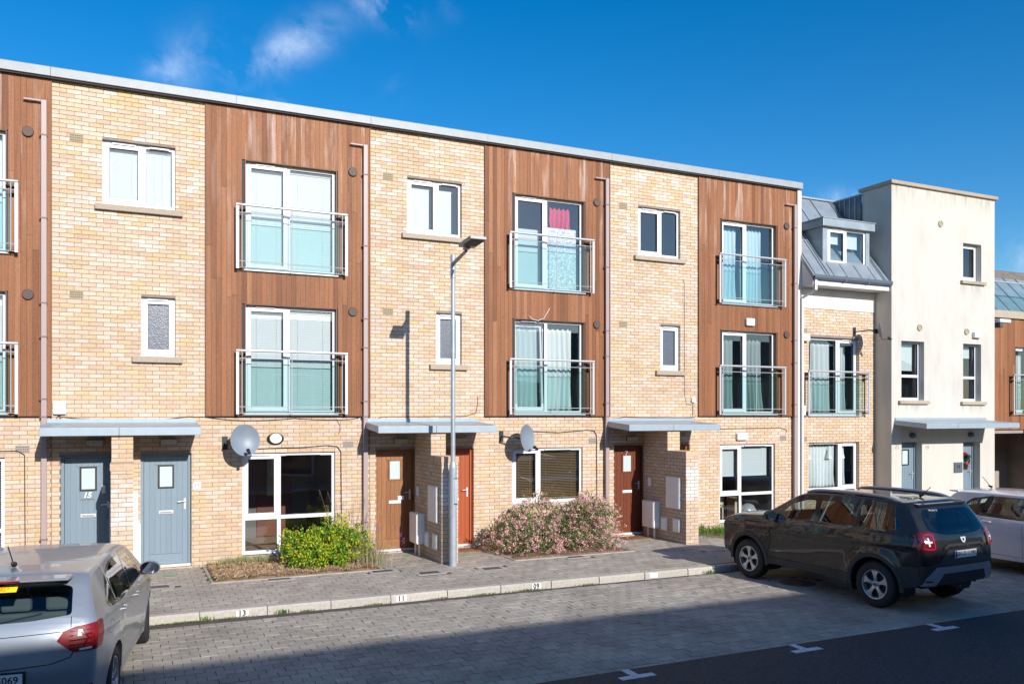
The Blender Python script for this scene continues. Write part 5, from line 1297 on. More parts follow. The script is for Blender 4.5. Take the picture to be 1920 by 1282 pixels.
t = thing('moss_strip', 'thin line of green moss along the kerb foot beside the silver car', 'moss', (.6, kerb_y(.6), RD)); mb.build('moss', M_grass, t, kind='stuff')
# straw litter over the dry bed, and leaf litter under the shrubs
def litter(x0, x1, y0, y1, n, ramp, name, label, lmin=.03, lmax=.12):
    mb = MB()
    for i in range(n):
        x, y = rg.uniform(x0, x1), rg.uniform(y0, y1); a = rg.uniform(0, 3.14) ; l = rg.uniform(lmin, lmax) * .5; z = GR + .045 + .04 * mnoise.noise(Vector((x * 3, y * 3, 0))) + rg.uniform(-.01, .03)
        dx, dy = math.cos(a) * l, math.sin(a) * l; wx, wy = -math.sin(a) * .004, math.cos(a) * .004; t_ = rg.uniform(-.02, .02)
        mb.add([(x - dx - wx, y - dy - wy, z - t_), (x + dx - wx, y + dy - wy, z + t_), (x + dx + wx, y + dy + wy, z + t_ + .002), (x - dx + wx, y - dy + wy, z - t_ + .002)], [(0, 1, 2, 3)])
    o = mb.build(name, leaf_mat(name + '_colour', ramp, rough=.9, trans=.1), None, org=((x0 + x1) / 2, (y0 + y1) / 2, GR)); tag(o, label, 'litter', kind='stuff')
litter(1.33, 4.1, -1.63, -.05, 11000, [(0, (.42, .25, .13)), (.5, (.58, .40, .24)), (1, (.72, .58, .38))], 'straw_litter', 'dry straw and dead grass covering the bed under the window')
litter(6.75, 9.28, -1.80, -.05, 2200, [(0, (.12, .08, .05)), (1, (.30, .20, .13))], 'leaf_litter', 'dead leaves on the soil under the pink-flowering shrub', .02, .05)
litter(12.18, 15.2, -1.5, -.05, 1200, [(0, (.14, .10, .06)), (1, (.34, .26, .15))], 'bed_litter', 'dead leaves on the soil of the bed left of the dark car', .02, .05)
# ================================================================== CARS
M_carglass = glass_mat('car_glass', (.62, .70, .69), .06)
M_privacy = glass_mat('privacy_glass', (.12, .135, .14), .09)
M_tyre = mat('tyre_rubber', (.022, .022, .023), .75, bump=.5, bscale=60)
M_rim = mat('alloy_rim', (.52, .53, .55), .32, metal=.6)
M_trim = mat('black_car_trim', (.02, .02, .021), .45)
M_gloss = mat('gloss_black_trim', (.012, .012, .013), .12, coat=.6)
M_cladd = mat('grey_black_cladding', (.030, .031, .033), .6, bump=.2, bscale=150)
M_seat = mat('grey_seat_cloth', (.13, .15, .15), .9)
M_chrome = mat('bright_chrome', (.70, .71, .73), .3, metal=.35)
M_redlens = mat('red_lens', (.20, .006, .010), .35, coat=.5, spec=.2, var=.35, vscale=18)
M_darkred = mat('dark_red_lens', (.10, .004, .008), .1, coat=1.0)
M_clearlens = mat('clear_lens', (.62, .60, .62), .12, coat=1.0)
M_yellow_s = mat('yellow_sticker', (.80, .62, .02), .5); M_redink = mat('red_lettering', (.55, .02, .02), .5)
def lerp_list(pts, x, i):
    for a, b in zip(pts, pts[1:]):
        if x <= b[0]:
            f = (x - a[0]) / max(1e-6, b[0] - a[0]); return a[i] + (b[i] - a[i]) * max(0, min(1, f))
    return pts[-1][i]
def smooth_pts(pts, it=2):
    """corner cutting of a polyline of tuples, end points kept"""
    for _ in range(it):
        out = [pts[0]]
        for a, b in zip(pts, pts[1:]):
            out.append(tuple(p * .75 + q * .25 for p, q in zip(a, b))); out.append(tuple(p * .25 + q * .75 for p, q in zip(a, b)))
        out.append(pts[-1]); pts = out
    return pts
def sstep(a, b, x): t = max(0, min(1, (x - a) / (b - a))); return t * t * (3 - 2 * t)
def inpoly(p, poly):
    x, y = p; c = False; j = len(poly) - 1
    for i in range(len(poly)):
        xi, yi = poly[i]; xj, yj = poly[j]
        if (yi > y) != (yj > y) and x < (xj - xi) * (y - yi) / (yj - yi) + xi: c = not c
        j = i
    return c
def round_poly(poly, r=.04, n=3):
    out = []; m = len(poly)
    for i in range(m):
        p = Vector(poly[i]); a = Vector(poly[i - 1]); b = Vector(poly[(i + 1) % m])
        da = (a - p); db = (b - p); ra = min(r, da.length * .45); rb_ = min(r, db.length * .45)
        s = p + da.normalized() * ra; e = p + db.normalized() * rb_
        for k in range(n + 1):
            t = k / n; q = s * (1 - t) ** 2 + p * 2 * t * (1 - t) + e * t ** 2; out.append((q.x, q.y))
    return out
class Car:
    def __init__(s, S): s.S = S; s.build_shell()
    def W(s, x, z):
        S = s.S; w_ = S['hw']
        w_ -= S['rt'] * max(0, (-x - S['rx']) / (S['L0'] - S['rx'])) ** 2 if x < 0 else S['ft'] * max(0, (x - S['fx']) / (S['L1'] - S['fx'])) ** 2
        belt = S['belt'] + S['rise'] * (-x)
        if z < .58: w_ -= .10 * (.58 - z) ** 1.3
        w_ += .010 * math.sin(min(1, max(0, (z - .45) / (belt - .45))) * math.pi)
        w_ += S.get('crease', .010) * (sstep(S['cz'] + S['rise'] * -x - .018, S['cz'] + S['rise'] * -x + .012, z) * (1 - sstep(S['cz'] + .03, belt, z)))
        if z > belt: w_ -= (z - belt) * S['tumble'] + .012 * sstep(0, .05, z - belt)
        for ax in S['axles']:
            d = math.hypot(x - ax, z - S['wr']); w_ += S['flare'] * math.exp(-((d - S['ar'] - .04) / .10) ** 2) * (1 if z < belt else 0)
        return w_
    def build_shell(s):
        S = s.S; top = smooth_pts(S['top'], 2); L0, L1 = -S['L0'], S['L1']
        xs = set()
        n = int((L1 - L0) / .045)
        for i in range(n + 1): xs.add(round(L0 + (L1 - L0) * i / n, 4))
        for p in top: xs.add(round(min(L1, max(L0, p[0])), 4))
        for ax in S['axles']:
            for k in range(29): xs.add(round(ax - S['ar'] * math.cos(math.pi * k / 28), 4))
        xs = sorted(xs); q = [xs[0]]
        for x in xs[1:]:
            if x - q[-1] > .006: q.append(x)
        xs = q
        def bot(x):
            b = S['sill']; e = min(x - L0, L1 - x)
            if e < .5: b += S.get('lift', .05) * (1 - e / .5) ** 2
            for ax in S['axles']:
                d = S['ar'] ** 2 - (x - ax) ** 2
                if d > 0: b = max(b, S['wr'] + math.sqrt(d))
            return b
        bm = bmesh.new(); tagl = bm.faces.layers.int.new('side'); NR = 30
        cols = []
        for x in xs:
            zt = lerp_list(top, x, 1); zb = min(bot(x), zt - .02)
            cols.append([(x, zb + (zt - zb) * j / NR) for j in range(NR + 1)])
        Vv = {}
        for sg in (1, -1):
            g = [[bm.verts.new((x, sg * s.W(x, z), z)) for x, z in c] for c in cols]; Vv[sg] = g
            for i in range(len(g) - 1):
                for j in range(NR):
                    vs = (g[i][j], g[i + 1][j], g[i + 1][j + 1], g[i][j + 1])
                    f = bm.faces.new(vs if sg < 0 else vs[::-1]); f[tagl] = 1 if sg > 0 else -1; f.smooth = True
        # over-surface: rear column up, along the top, front column down
        B = [(0, j) for j in range(NR + 1)] + [(i, NR) for i in range(1, len(cols))] + [(len(cols) - 1, j) for j in range(NR - 1, -1, -1)]
        P = [Vector(cols[i][j]) for i, j in B]
        def beta(k):
            x, z = P[k]
            if k <= NR: return lerp_list(S['rb'], z, 1)
            if k >= len(B) - 1 - NR: return lerp_list(S['fb'], z, 1)
            return lerp_list(top, x, 2)
        be = [beta(k) for k in range(len(B))]
        nr = []
        for k in range(len(B)):
            t = (P[min(k + 1, len(P) - 1)] - P[max(k - 1, 0)]); t.normalize(); nr.append(Vector((-t.y, t.x)))
        for _ in range(6):
            nr = [nr[0]] + [(nr[k - 1] + nr[k] * 2 + nr[k + 1]).normalized() for k in range(1, len(nr) - 1)] + [nr[-1]]
            be = [be[0]] + [(be[k - 1] + be[k] * 2 + be[k + 1]) / 4 for k in range(1, len(be) - 1)] + [be[-1]]
        MP = 26; rows = []
        for k, (i, j) in enumerate(B):
            x, z = P[k]; w_ = s.W(x, z); r = [Vv[1][i][j]]
            for m_ in range(1, MP):
                a = math.pi * m_ / MP; c = math.cos(a); sn = math.sin(a)
                y = w_ * math.copysign(abs(c) ** (2 / 2.9), c); o = be[k] * sn ** (2 / 2.6)
                r.append(bm.verts.new((x + nr[k].x * o, y, z + nr[k].y * o)))
            r.append(Vv[-1][i][j]); rows.append(r)
        for k in range(len(rows) - 1):
            for m_ in range(MP):
                f = bm.faces.new((rows[k][m_], rows[k][m_ + 1], rows[k + 1][m_ + 1], rows[k + 1][m_])); f[tagl] = 0; f.smooth = True
        bmesh.ops.recalc_face_normals(bm, faces=bm.faces)
        s.bm = bm; s.tag = tagl; s.bvh = BVHTree.FromBMesh(bm)
    def cut(s, proj, poly, sides=(1, -1)):
        """score the shell along the outline of poly; proj 'side' (x,z), 'rear'/'front' (y,z), 'top' (x,y)"""
        bm = s.bm; ax = {'side': (0, 2), 'rear': (1, 2), 'front': (1, 2), 'top': (0, 1)}[proj]
        lo = [min(p[i] for p in poly) - .08 for i in (0, 1)]; hi = [max(p[i] for p in poly) + .08 for i in (0, 1)]
        for a, b in zip(poly, poly[1:] + poly[:1]):
            no = [0, 0, 0]; no[ax[0]] = -(b[1] - a[1]); no[ax[1]] = b[0] - a[0]; co = [0, 0, 0]; co[ax[0]] = a[0]; co[ax[1]] = a[1]
            if abs(no[0]) + abs(no[1]) + abs(no[2]) < 1e-6: continue
            fs = [f for f in bm.faces if s.match(f, proj) and lo[0] < f.calc_center_median()[ax[0]] < hi[0] and lo[1] < f.calc_center_median()[ax[1]] < hi[1]]
            ge = set(fs)
            for f in fs: ge.update(f.edges); ge.update(f.verts)
            bmesh.ops.bisect_plane(bm, geom=list(ge), dist=1e-5, plane_co=co, plane_no=no)
    def match(s, f, proj):
        t = f[s.tag]
        if proj == 'side': return t in (1, -1)
        if t != 0: return False
        c = f.calc_center_median()
        if proj == 'rear': return c.x < -.9 and f.normal.x < -.12
        if proj == 'front': return c.x > 1.2 and f.normal.x > .12
        return f.normal.z > .15
    def take(s, regions):
        """regions: (key, proj, poly, sides); returns key -> face list (first match wins); cuts first"""
        for key, proj, poly, sd in regions: s.cut(proj, poly)
        s.bm.normal_update(); out = {}
        for f in s.bm.faces:
            c = f.calc_center_median(); hit_ = None
            for key, proj, poly, sd in regions:
                if not s.match(f, proj): continue
                if proj == 'side':
                    if sd and f[s.tag] != sd: continue
                    p = (c.x, c.z)
                elif proj == 'top': p = (c.x, c.y)
                else: p = (c.y, c.z)
                if inpoly(p, poly): hit_ = key; break
            out.setdefault(hit_, []).append(f)
        return out
    def emit(s, faces, name, m, parent, off=0.0):
        idx = {}; vs = []; fs = []
        for f in faces:
            r = []
            for v in f.verts:
                if v.index not in idx: idx[v.index] = len(vs); vs.append(v.co + v.normal * off)
                r.append(idx[v.index])
            fs.append(tuple(r))
        me = bpy.data.meshes.new(name); me.from_pydata([tuple(v) for v in vs], [], fs); me.materials.append(m); me.shade_smooth()
        o = bpy.data.objects.new(name, me); link(o, parent); return o
    def rearx(s, y, z, out=.003):
        h, nn_, i, d = s.bvh.ray_cast(Vector((-4, y, z)), Vector((1, 0, 0))); return (h.x - out) if h else -s.S['L0']
    def strip(s, pts, name, m, parent, w_=.006, proj='side', sd=1, out=.0015, step=.03):
        """thin seam following the shell"""
        mb = MB(); P = []
        for a, b in zip(pts, pts[1:]):
            n = max(1, int(math.hypot(b[0] - a[0], b[1] - a[1]) / step))
            P += [(a[0] + (b[0] - a[0]) * k / n, a[1] + (b[1] - a[1]) * k / n) for k in range(n)]
        P.append(pts[-1]); vs = []
        for k, p in enumerate(P):
            a = P[max(0, k - 1)]; b = P[min(len(P) - 1, k + 1)]; dx, dy = b[0] - a[0], b[1] - a[1]; l = math.hypot(dx, dy) or 1
            for e in (-1, 1):
                u, v = p[0] - dy / l * w_ / 2 * e, p[1] + dx / l * w_ / 2 * e
                if proj == 'side': vs.append((u, sd * (s.W(u, v) + out), v))
                else: vs.append((s.rearx(u, v, out + .001), u, v))
        mb.add(vs, [(2 * k, 2 * k + 1, 2 * k + 3, 2 * k + 2) for k in range(len(P) - 1)])
        return mb.build(name, m, parent)
def wheel(parent, x, y, r, wd, style, steer=0.0, rimr=None):
    """one wheel: tyre with rim, spokes, hub as its own pieces; y sign gives the outer side"""
    sg = 1 if y > 0 else -1; rr = rimr or r * .66
    M = Matrix.Translation((x, y, r)) @ Matrix.Rotation(steer, 4, 'Z')
    def fin(mb, name, m, par, sm=True):
        mb.v = [tuple(M @ Vector((a, b * sg, c))) for a, b, c in mb.v]; return mb.build(name, m, par, smooth=sm)
    h = wd / 2
    prof = [(rr, h - .015), (rr + .012, h), (r * .86, h + .004), (r - .018, h - .008), (r - .004, h - .03)]
    for g_ in (.045, .015, -.015, -.045):
        prof += [(r, g_ + .010), (r, g_ + .0035), (r - .007, g_ + .003), (r - .007, g_ - .003), (r, g_ - .0035)]
    prof += [(r - .004, -h + .03), (r - .018, -h + .008), (r * .86, -h - .004), (rr, -h)]
    w_ = fin(MB().lathe(prof, (0, 0, 0), 'y', 48), 'wheel', M_tyre, parent)
    fin(MB().lathe([(rr + .002, h - .012), (rr - .006, h - .004), (rr - .018, h - .008), (rr - .022, h - .04), (rr - .02, -h)], (0, 0, 0), 'y', 48), 'rim', M_rim, w_)
    fin(MB().lathe([(.0, h - .085), (rr - .02, h - .085)], (0, 0, 0), 'y', 32), 'brake_disc', mat('dark_brake', (.05, .05, .052), .5, metal=.4), w_)
    n, poly = style
    for k in range(n):
        a = 2 * math.pi * k / n + .3
        q = MB()
        pp = poly(rr); front = h - .018
        vs = []
        for u, v in pp: vs.append((u, v))
        c_, s_ = math.cos(a), math.sin(a)
        mid = len(vs)
        top = [(u * c_ - v * s_, front - (.022 if u < rr * .45 else .0) * (1 - u / (rr * .45)), u * s_ + v * c_) for u, v in vs]
        bt = [(p[0], p[1] - .03, p[2]) for p in top]
        q.add(top + bt, [tuple(range(mid)), tuple(range(2 * mid - 1, mid - 1, -1))] + [(i, (i + 1) % mid, (i + 1) % mid + mid, i + mid) for i in range(mid)])
        fin(q, 'spoke', M_rim, w_, False)
    fin(MB().lathe([(0, h - .012), (.030, h - .014), (.034, h - .03), (.050, h - .034), (.054, h - .06)], (0, 0, 0), 'y', 20), 'hub', M_rim, w_)
    fin(MB().lathe([(0, h - .009), (.022, h - .0105)], (0, 0, 0), 'y', 16), 'hub_cap', M_trim, w_)
    return w_
def star(rr): return [(.04, -.030), (.085, -.022), (rr * .60, -.026), (rr - .012, -.066), (rr - .008, 0), (rr - .012, .066), (rr * .60, .026), (.085, .022), (.04, .030)]
def slim(rr): return [(.04, -.024), (rr * .5, -.018), (rr - .012, -.030), (rr - .012, -.010), (rr * .55, -.0035), (rr * .55, .0035), (rr - .012, .010), (rr - .012, .030), (rr * .5, .018), (.04, .024)]
def arch_liner(car, t, S):
    mb = MB()
    for ax in S['axles']:
        for sg in (1, -1):
            vs = []; n = 20; r = S['ar'] + .0
            for k in range(n + 1):
                a = math.pi * (-.12 + 1.24 * k / n); X = ax + math.cos(a) * r; Z = S['wr'] + math.sin(a) * r
                vs += [(X, sg * (S['hw'] - .09), max(Z, .2)), (X, sg * .50, max(Z, .2))]
                vs[-2] = (X, sg * (car.W(X, max(Z, .3)) - .004), max(Z, .2))
            b = len(vs); c = (ax, sg * .50, S['wr'])
            mb.add(vs + [c], [(2 * k, 2 * k + 1, 2 * k + 3, 2 * k + 2) for k in range(n)] + [(2 * k + 1, 2 * k + 3, b) for k in range(n)])
    mb.build('arch_liner', M_trim, t)
    x0, x1 = -S['L0'] + .16, S['L1'] - .16
    MB().box(x0, x1, -.52, .52, S['sill'], S['sill'] + .08).box(S['axles'][0] + S['ar'] + .02, S['axles'][1] - S['ar'] - .02, -.78, .78, S['sill'] - .01, S['sill'] + .07).build('underbody', M_trim, t)
    # cabin
    q = MB().box(S['axles'][0] + .0, S['axles'][1] - .35, -.62, .62, .30, .42); q.build('cabin_floor', M_trim, t)
def seats(t, S, z=.42, rearx=-.95, frontx=.10, hb=.62):
    for y in (.36, -.36):
        q = MB().box(frontx - .25, frontx + .25, y - .24, y + .24, z, z + .16); st = q.build('front_seat', M_seat, t, bevel=.03)
        b = MB().prism([(frontx - .22, z + .14), (frontx - .12, z + .14), (frontx - .26, z + hb + .10), (frontx - .36, z + hb + .10)], 1, y - .23, y + .23); b.build('backrest', M_seat, st, bevel=.03)
        MB().box(frontx - .37, frontx - .28, y - .12, y + .12, z + hb + .14, z + hb + .34).build('headrest', M_seat, st, bevel=.03)
    q = MB().box(rearx - .1, rearx + .40, -.60, .60, z, z + .14).prism([(rearx - .10, z + .12), (rearx + .02, z + .12), (rearx - .14, z + hb + .02), (rearx - .26, z + hb + .02)], 1, -.60, .60)
    st = q.build('rear_seat', M_seat, t, bevel=.03)
    for y in (.38, 0, -.38):
        MB().box(rearx - .28, rearx - .19, y - .13, y + .13, z + hb + .04, z + hb + .20).build('headrest', M_seat, st, bevel=.03)
    d = MB().box(S['axles'][1] - .62, S['axles'][1] - .25, -.66, .66, .55, S['belt'] - .04); d.build('dashboard', M_trim, t, bevel=.04)
def plate(t, car, z, s, w_=.50, h=.105, tilt=0, euro=True, size=.085):
    x = car.rearx(0, z) - .012
    p = MB().box(x - .006, x, -w_ / 2, w_ / 2, z - h / 2, z + h / 2).build('number_plate', M_plate, t)
    if euro: MB().box(x - .0072, x - .0061, w_ / 2 - .045, w_ / 2 - .004, z - h / 2 + .004, z + h / 2 - .004).build('blue_band', mat('euro_blue', (.01, .06, .35), .5), p)
    me = text_mesh(s, size, extrude=.0005, offset=.0012); me.materials.clear(); me.materials.append(M_ink)
    o = bpy.data.objects.new('lettering', me); link(o, p); o.matrix_local = Matrix.Translation((x - .0076, -.012, z)) @ Matrix(((0, 0, -1, 0), (-1, 0, 0, 0), (0, 1, 0, 0), (0, 0, 0, 1)))
    return p
REARM = Matrix(((0, 0, -1, 0), (-1, 0, 0, 0), (0, 1, 0, 0), (0, 0, 0, 1)))       # text facing the rear of a car
def rear_text(t, car, s, y, z, size, m, name='lettering', out=.004, **k):
    me = text_mesh(s, size, extrude=.0008, **k); me.materials.clear(); me.materials.append(m); M = Matrix.Translation((0, y, z)) @ REARM
    for v in me.vertices:
        c = M @ v.co; v.co = Vector((car.rearx(c.y, c.z, out), c.y, c.z))
    o = bpy.data.objects.new(name, me); link(o, t); return o
def mirror(t, S, sg, m, x, z):
    y0 = S['hw'] - .06
    a = MB().box(x - .02, x + .04, min(sg * (y0 - .02), sg * (y0 + .09)), max(sg * (y0 - .02), sg * (y0 + .09)), z - .03, z + .01)
    bm = bmesh.new(); bmesh.ops.create_icosphere(bm, subdivisions=3, radius=1)
    for v in bm.verts:
        c = v.co; c.x = c.x * (.095 if c.x > 0 else .055); c.y *= .115; c.z *= .082
    me = bpy.data.meshes.new('mirror'); bm.to_mesh(me); bm.free(); me.shade_smooth(); me.materials.append(m)
    o = bpy.data.objects.new('mirror', me); link(o, t); o.location = (x, sg * (y0 + .135), z + .05)
    a.build('mirror_foot', M_trim, t)
    g_ = MB().lathe([(0, 0), (1, 0)], (0, 0, 0), 'x', 24); g_.v = [(x - .057, sg * (y0 + .135) + b * .108, z + .05 + c * .076) for a_, b, c in g_.v]
    g_.build('mirror_glass', mat('mirror_silver', (.6, .65, .7), .03, metal=1), t)
def handle(t, car, x, z, sg, m, l=.17):
    y = car.W(x, z)
    MB().cyl((x - l / 2, sg * (y + .024), z), (x + l / 2, sg * (y + .026), z), .013, 8).cyl((x - l / 2, sg * (y - .0), z), (x - l / 2, sg * (y + .026), z), .012, 8).cyl((x + l / 2, sg * y, z), (x + l / 2, sg * (y + .026), z), .012, 8).build('door_handle', m, t, smooth=True)

# ---- small hatchback -------------------------------------------------
HB = dict(hw=.868, L0=1.875, L1=1.89, rt=.070, rx=1.0, ft=.10, fx=1.0, belt=.935, rise=.035, cz=.80, tumble=.36, flare=.012, wr=.312, ar=.352, axles=(-1.245, 1.275), sill=.24, lift=.05,
          top=[(-1.875, .72, .15), (-1.862, .86, .14), (-1.83, .99, .12), (-1.70, 1.18, .10), (-1.57, 1.335, .075), (-1.42, 1.378, .060), (-.8, 1.395, .05), (-.1, 1.395, .05), (.30, 1.37, .055), (.52, 1.305, .065), (1.06, .985, .06), (1.16, .95, .055), (1.60, .86, .06), (1.80, .76, .07), (1.89, .64, .09)],
          rb=[(.2, .08), (.45, .15), (.62, .165), (.72, .15)], fb=[(.2, .06), (.45, .11), (.64, .10)])
def hatchback(name, label, loc, rz, paint, plate_text, sticker=False, steer=0.0, group='parked cars', glass=None):
    t = thing(name, label, 'car', loc, group, rz=rz, local=True)
    S = HB; car = Car(S); gl = glass or M_carglass
    dlo = round_poly([(.90, .965), (.42, 1.30), (.10, 1.372), (-.80, 1.366), (-1.16, 1.30), (-1.42, 1.085), (-1.38, 1.03), (-.9, .985)], .05)
    fw_ = round_poly([(.74, .985), (.40, 1.268), (.10, 1.340), (-.035, 1.343), (-.075, .975)], .03)
    rw_ = round_poly([(-.155, .978), (-.115, 1.343), (-.76, 1.336), (-.98, 1.290), (-1.02, 1.015)], .03)
    qw_ = round_poly([(-1.075, 1.04), (-1.045, 1.265), (-1.16, 1.245), (-1.34, 1.08)], .03)
    wsc = [(.33, -.66), (.33, .66), (1.08, .72), (1.16, .50), (1.19, 0), (1.16, -.50), (1.08, -.72)]
    rg_ = round_poly([(-.60, 1.085), (-.30, 1.055), (0, 1.045), (.30, 1.055), (.60, 1.085), (.575, 1.30), (.40, 1.345), (-.40, 1.345), (-.575, 1.30)], .03)
    tlr = [(.50, .88), (.55, .955), (.64, .985), (.90, 1.015), (.90, .775), (.63, .775)]
    tls = [(-1.90, .775), (-1.90, 1.015), (-1.74, 1.005), (-1.71, .98), (-1.74, .80), (-1.79, .775)]
    lower = [(-.9, .10), (-.9, .40), (-.45, .36), (.45, .36), (.9, .40), (.9, .10)]
    R_ = [('fw', 'side', fw_, 0), ('rw', 'side', rw_, 0), ('qw', 'side', qw_, 0), ('dlo', 'side', dlo, 0), ('ws', 'top', wsc, 0), ('rg', 'rear', rg_, 0),
          ('tlL', 'rear', tlr, 0), ('tlR', 'rear', [(-a, b) for a, b in tlr], 0), ('tlL', 'side', tls, 1), ('tlR', 'side', tls, -1), ('low', 'rear', lower, 0)]
    F = car.take(R_)
    body = car.emit(F[None], 'body', paint, t)
    for k, nm in (('fw', 'front_side_window'), ('rw', 'rear_side_window'), ('qw', 'quarter_window')):
        for sg in (1, -1): car.emit([f for f in F[k] if f[car.tag] == sg], nm, gl, t, -.004)
    for sg in (1, -1): car.emit([f for f in F['dlo'] if f[car.tag] == sg], 'window_surround', M_gloss, t, -.001)
    car.emit(F['ws'], 'windscreen', gl, t, -.002); car.emit(F['rg'], 'rear_window', gl, t, -.002)
    if 'low' in F: car.emit(F['low'], 'rear_diffuser', M_trim, t, .002)
    for k in ('tlL', 'tlR'):
        tl = car.emit(F[k], 'tail_light', M_redlens, t, .008); sg = 1 if k == 'tlL' else -1
        for z0, z1 in ((.835, .84), (.875, .88), (.915, .92), (.95, .955)):
            car.strip([(sg * .60, z0), (sg * .795, z1)], 'lens_rib', M_darkred, tl, w_=.012, proj='rear', out=.010)
        car.strip([(sg * .71, .82), (sg * .75, .89), (sg * .70, .95)], 'lens_rib', M_darkred, tl, w_=.016, proj='rear', out=.0115)
        car.strip([(sg * .68, .795), (sg * .80, .80)], 'reversing_lens', M_clearlens, tl, w_=.018, proj='rear', out=.011)
    arch_liner(car, t, S); seats(t, S, z=.36, rearx=-.98, frontx=.05, hb=.60)
    for i, ax in enumerate(S['axles']):
        for sg in (1, -1): wheel(t, ax, sg * .765, S['wr'], .195, (5, slim), steer=steer if i else 0)
    for sg in (1, -1):
        for pl in ([(.98, .93), (.93, .80), (.94, .55), (.90, .34)], [(-.115, .945), (-.11, .60), (-.12, .33)], [(-.86, .985), (-.98, .80), (-.95, .62), (-.80, .42), (-.74, .33)], [(.88, .32), (-.72, .32)]):
            car.strip(pl, 'panel_gap', M_gloss, t, w_=.006, sd=sg)
        handle(t, car, .06, .865, sg, paint); handle(t, car, -.80, .90, sg, paint)
        mirror(t, S, sg, paint, .74, .985)
        fl = round_poly([(-1.50, .80), (-1.36, .80), (-1.36, .92), (-1.50, .92)], .04, 4)
        if sg < 0: car.strip(fl + fl[:1], 'fuel_flap', M_gloss, t, w_=.004, sd=sg)
    # rear seams, spoiler lamp, plate, wiper, aerial
    car.strip([(-.60, 1.07), (-.605, .985)], 'panel_gap', M_gloss, t, proj='rear'); car.strip([(.60, 1.07), (.605, .985)], 'panel_gap', M_gloss, t, proj='rear')
    car.strip([(-.63, .775), (-.61, .735), (-.45, .69), (0, .665), (.45, .69), (.61, .735), (.63, .775)], 'panel_gap', M_gloss, t, proj='rear', w_=.008)
    car.strip([(-.55, .955), (0, .935), (.55, .955)], 'panel_gap', M_gloss, t, proj='rear', w_=.006)
    sp = MB().prism([(-1.60, 1.402), (-1.80, 1.398), (-1.805, 1.375), (-1.60, 1.36)], 1, -.56, .56).build('spoiler', paint, t, bevel=.012)
    MB().box(-1.812, -1.800, -.17, .17, 1.378, 1.394).build('brake_lamp', M_redlens, t)
    MB().cyl((-1.83, .0, 1.03), (-1.775, -.34, 1.085), .008, 6).cyl((-1.86, 0, 1.01), (-1.82, 0, 1.03), .02, 8).build('rear_wiper', M_trim, t)
    MB().cyl((-1.30, .0, 1.465), (-1.37, 0, 1.49), .028, 10, r1=.012).cyl((-1.33, 0, 1.48), (-1.50, 0, 1.66), .0055, 6).build('aerial', M_trim, t)
    plate(t, car, .585, plate_text)
    MB().box(car.rearx(0, .585) - .011, -1.9, -.272, .272, .518, .652).build('plate_frame', M_trim, t)
    car.strip([(-.78, .46), (-.62, .46)], 'reflector', M_redlens, t, proj='rear', w_=.03, out=.004); car.strip([(.62, .40), (.78, .40)], 'reflector', M_redlens, t, proj='rear', w_=.03, out=.004)
    if sticker:
        x = car.rearx(0, 1.29) - .004
        q = MB().add([(car.rearx(.22, 1.33, .006), .22, 1.33), (car.rearx(-.13, 1.33, .006), -.13, 1.33), (car.rearx(-.125, 1.285, .006), -.125, 1.285), (car.rearx(.22, 1.285, .006), .22, 1.285)], [(0, 1, 2, 3)]); q.build('sticker', M_yellow_s, t)
        rear_text(t, car, 'CARS *', .0, 1.308, .042, M_redink, out=.009)
    MB().lathe([(.0, .0), (.05, .0), (.052, -.006), (.045, -.006)], (car.rearx(0, .80) - .010, 0, .80), 'x', 24).build('badge', M_chrome, t)
    return t
M_silver = mat('silver_paint', (.34, .375, .415), .32, metal=.5, coat=.45)
M_whitep = mat('white_paint', (.66, .66, .70), .25, coat=.8)
M_blackp = mat('black_paint', (.015, .015, .017), .2, coat=.9)
hatchback('silver_hatchback', 'silver hatchback parked nose to the kerb at the lower left, seen from behind', (-.78, -5.80, RD), R(82), M_silver, '131-D-5069', sticker=True, steer=R(6))
hatchback('white_hatchback', 'white hatchback parked beyond the dark four-by-four, its near flank in shade', (15.36, -6.62, RD), R(-90), M_whitep, '10-D-4127')
hatchback('black_hatchback', 'black hatchback almost hidden behind the white one, only roof and mirror showing', (17.95, -6.0, RD), R(90), M_blackp, '08-D-7713')

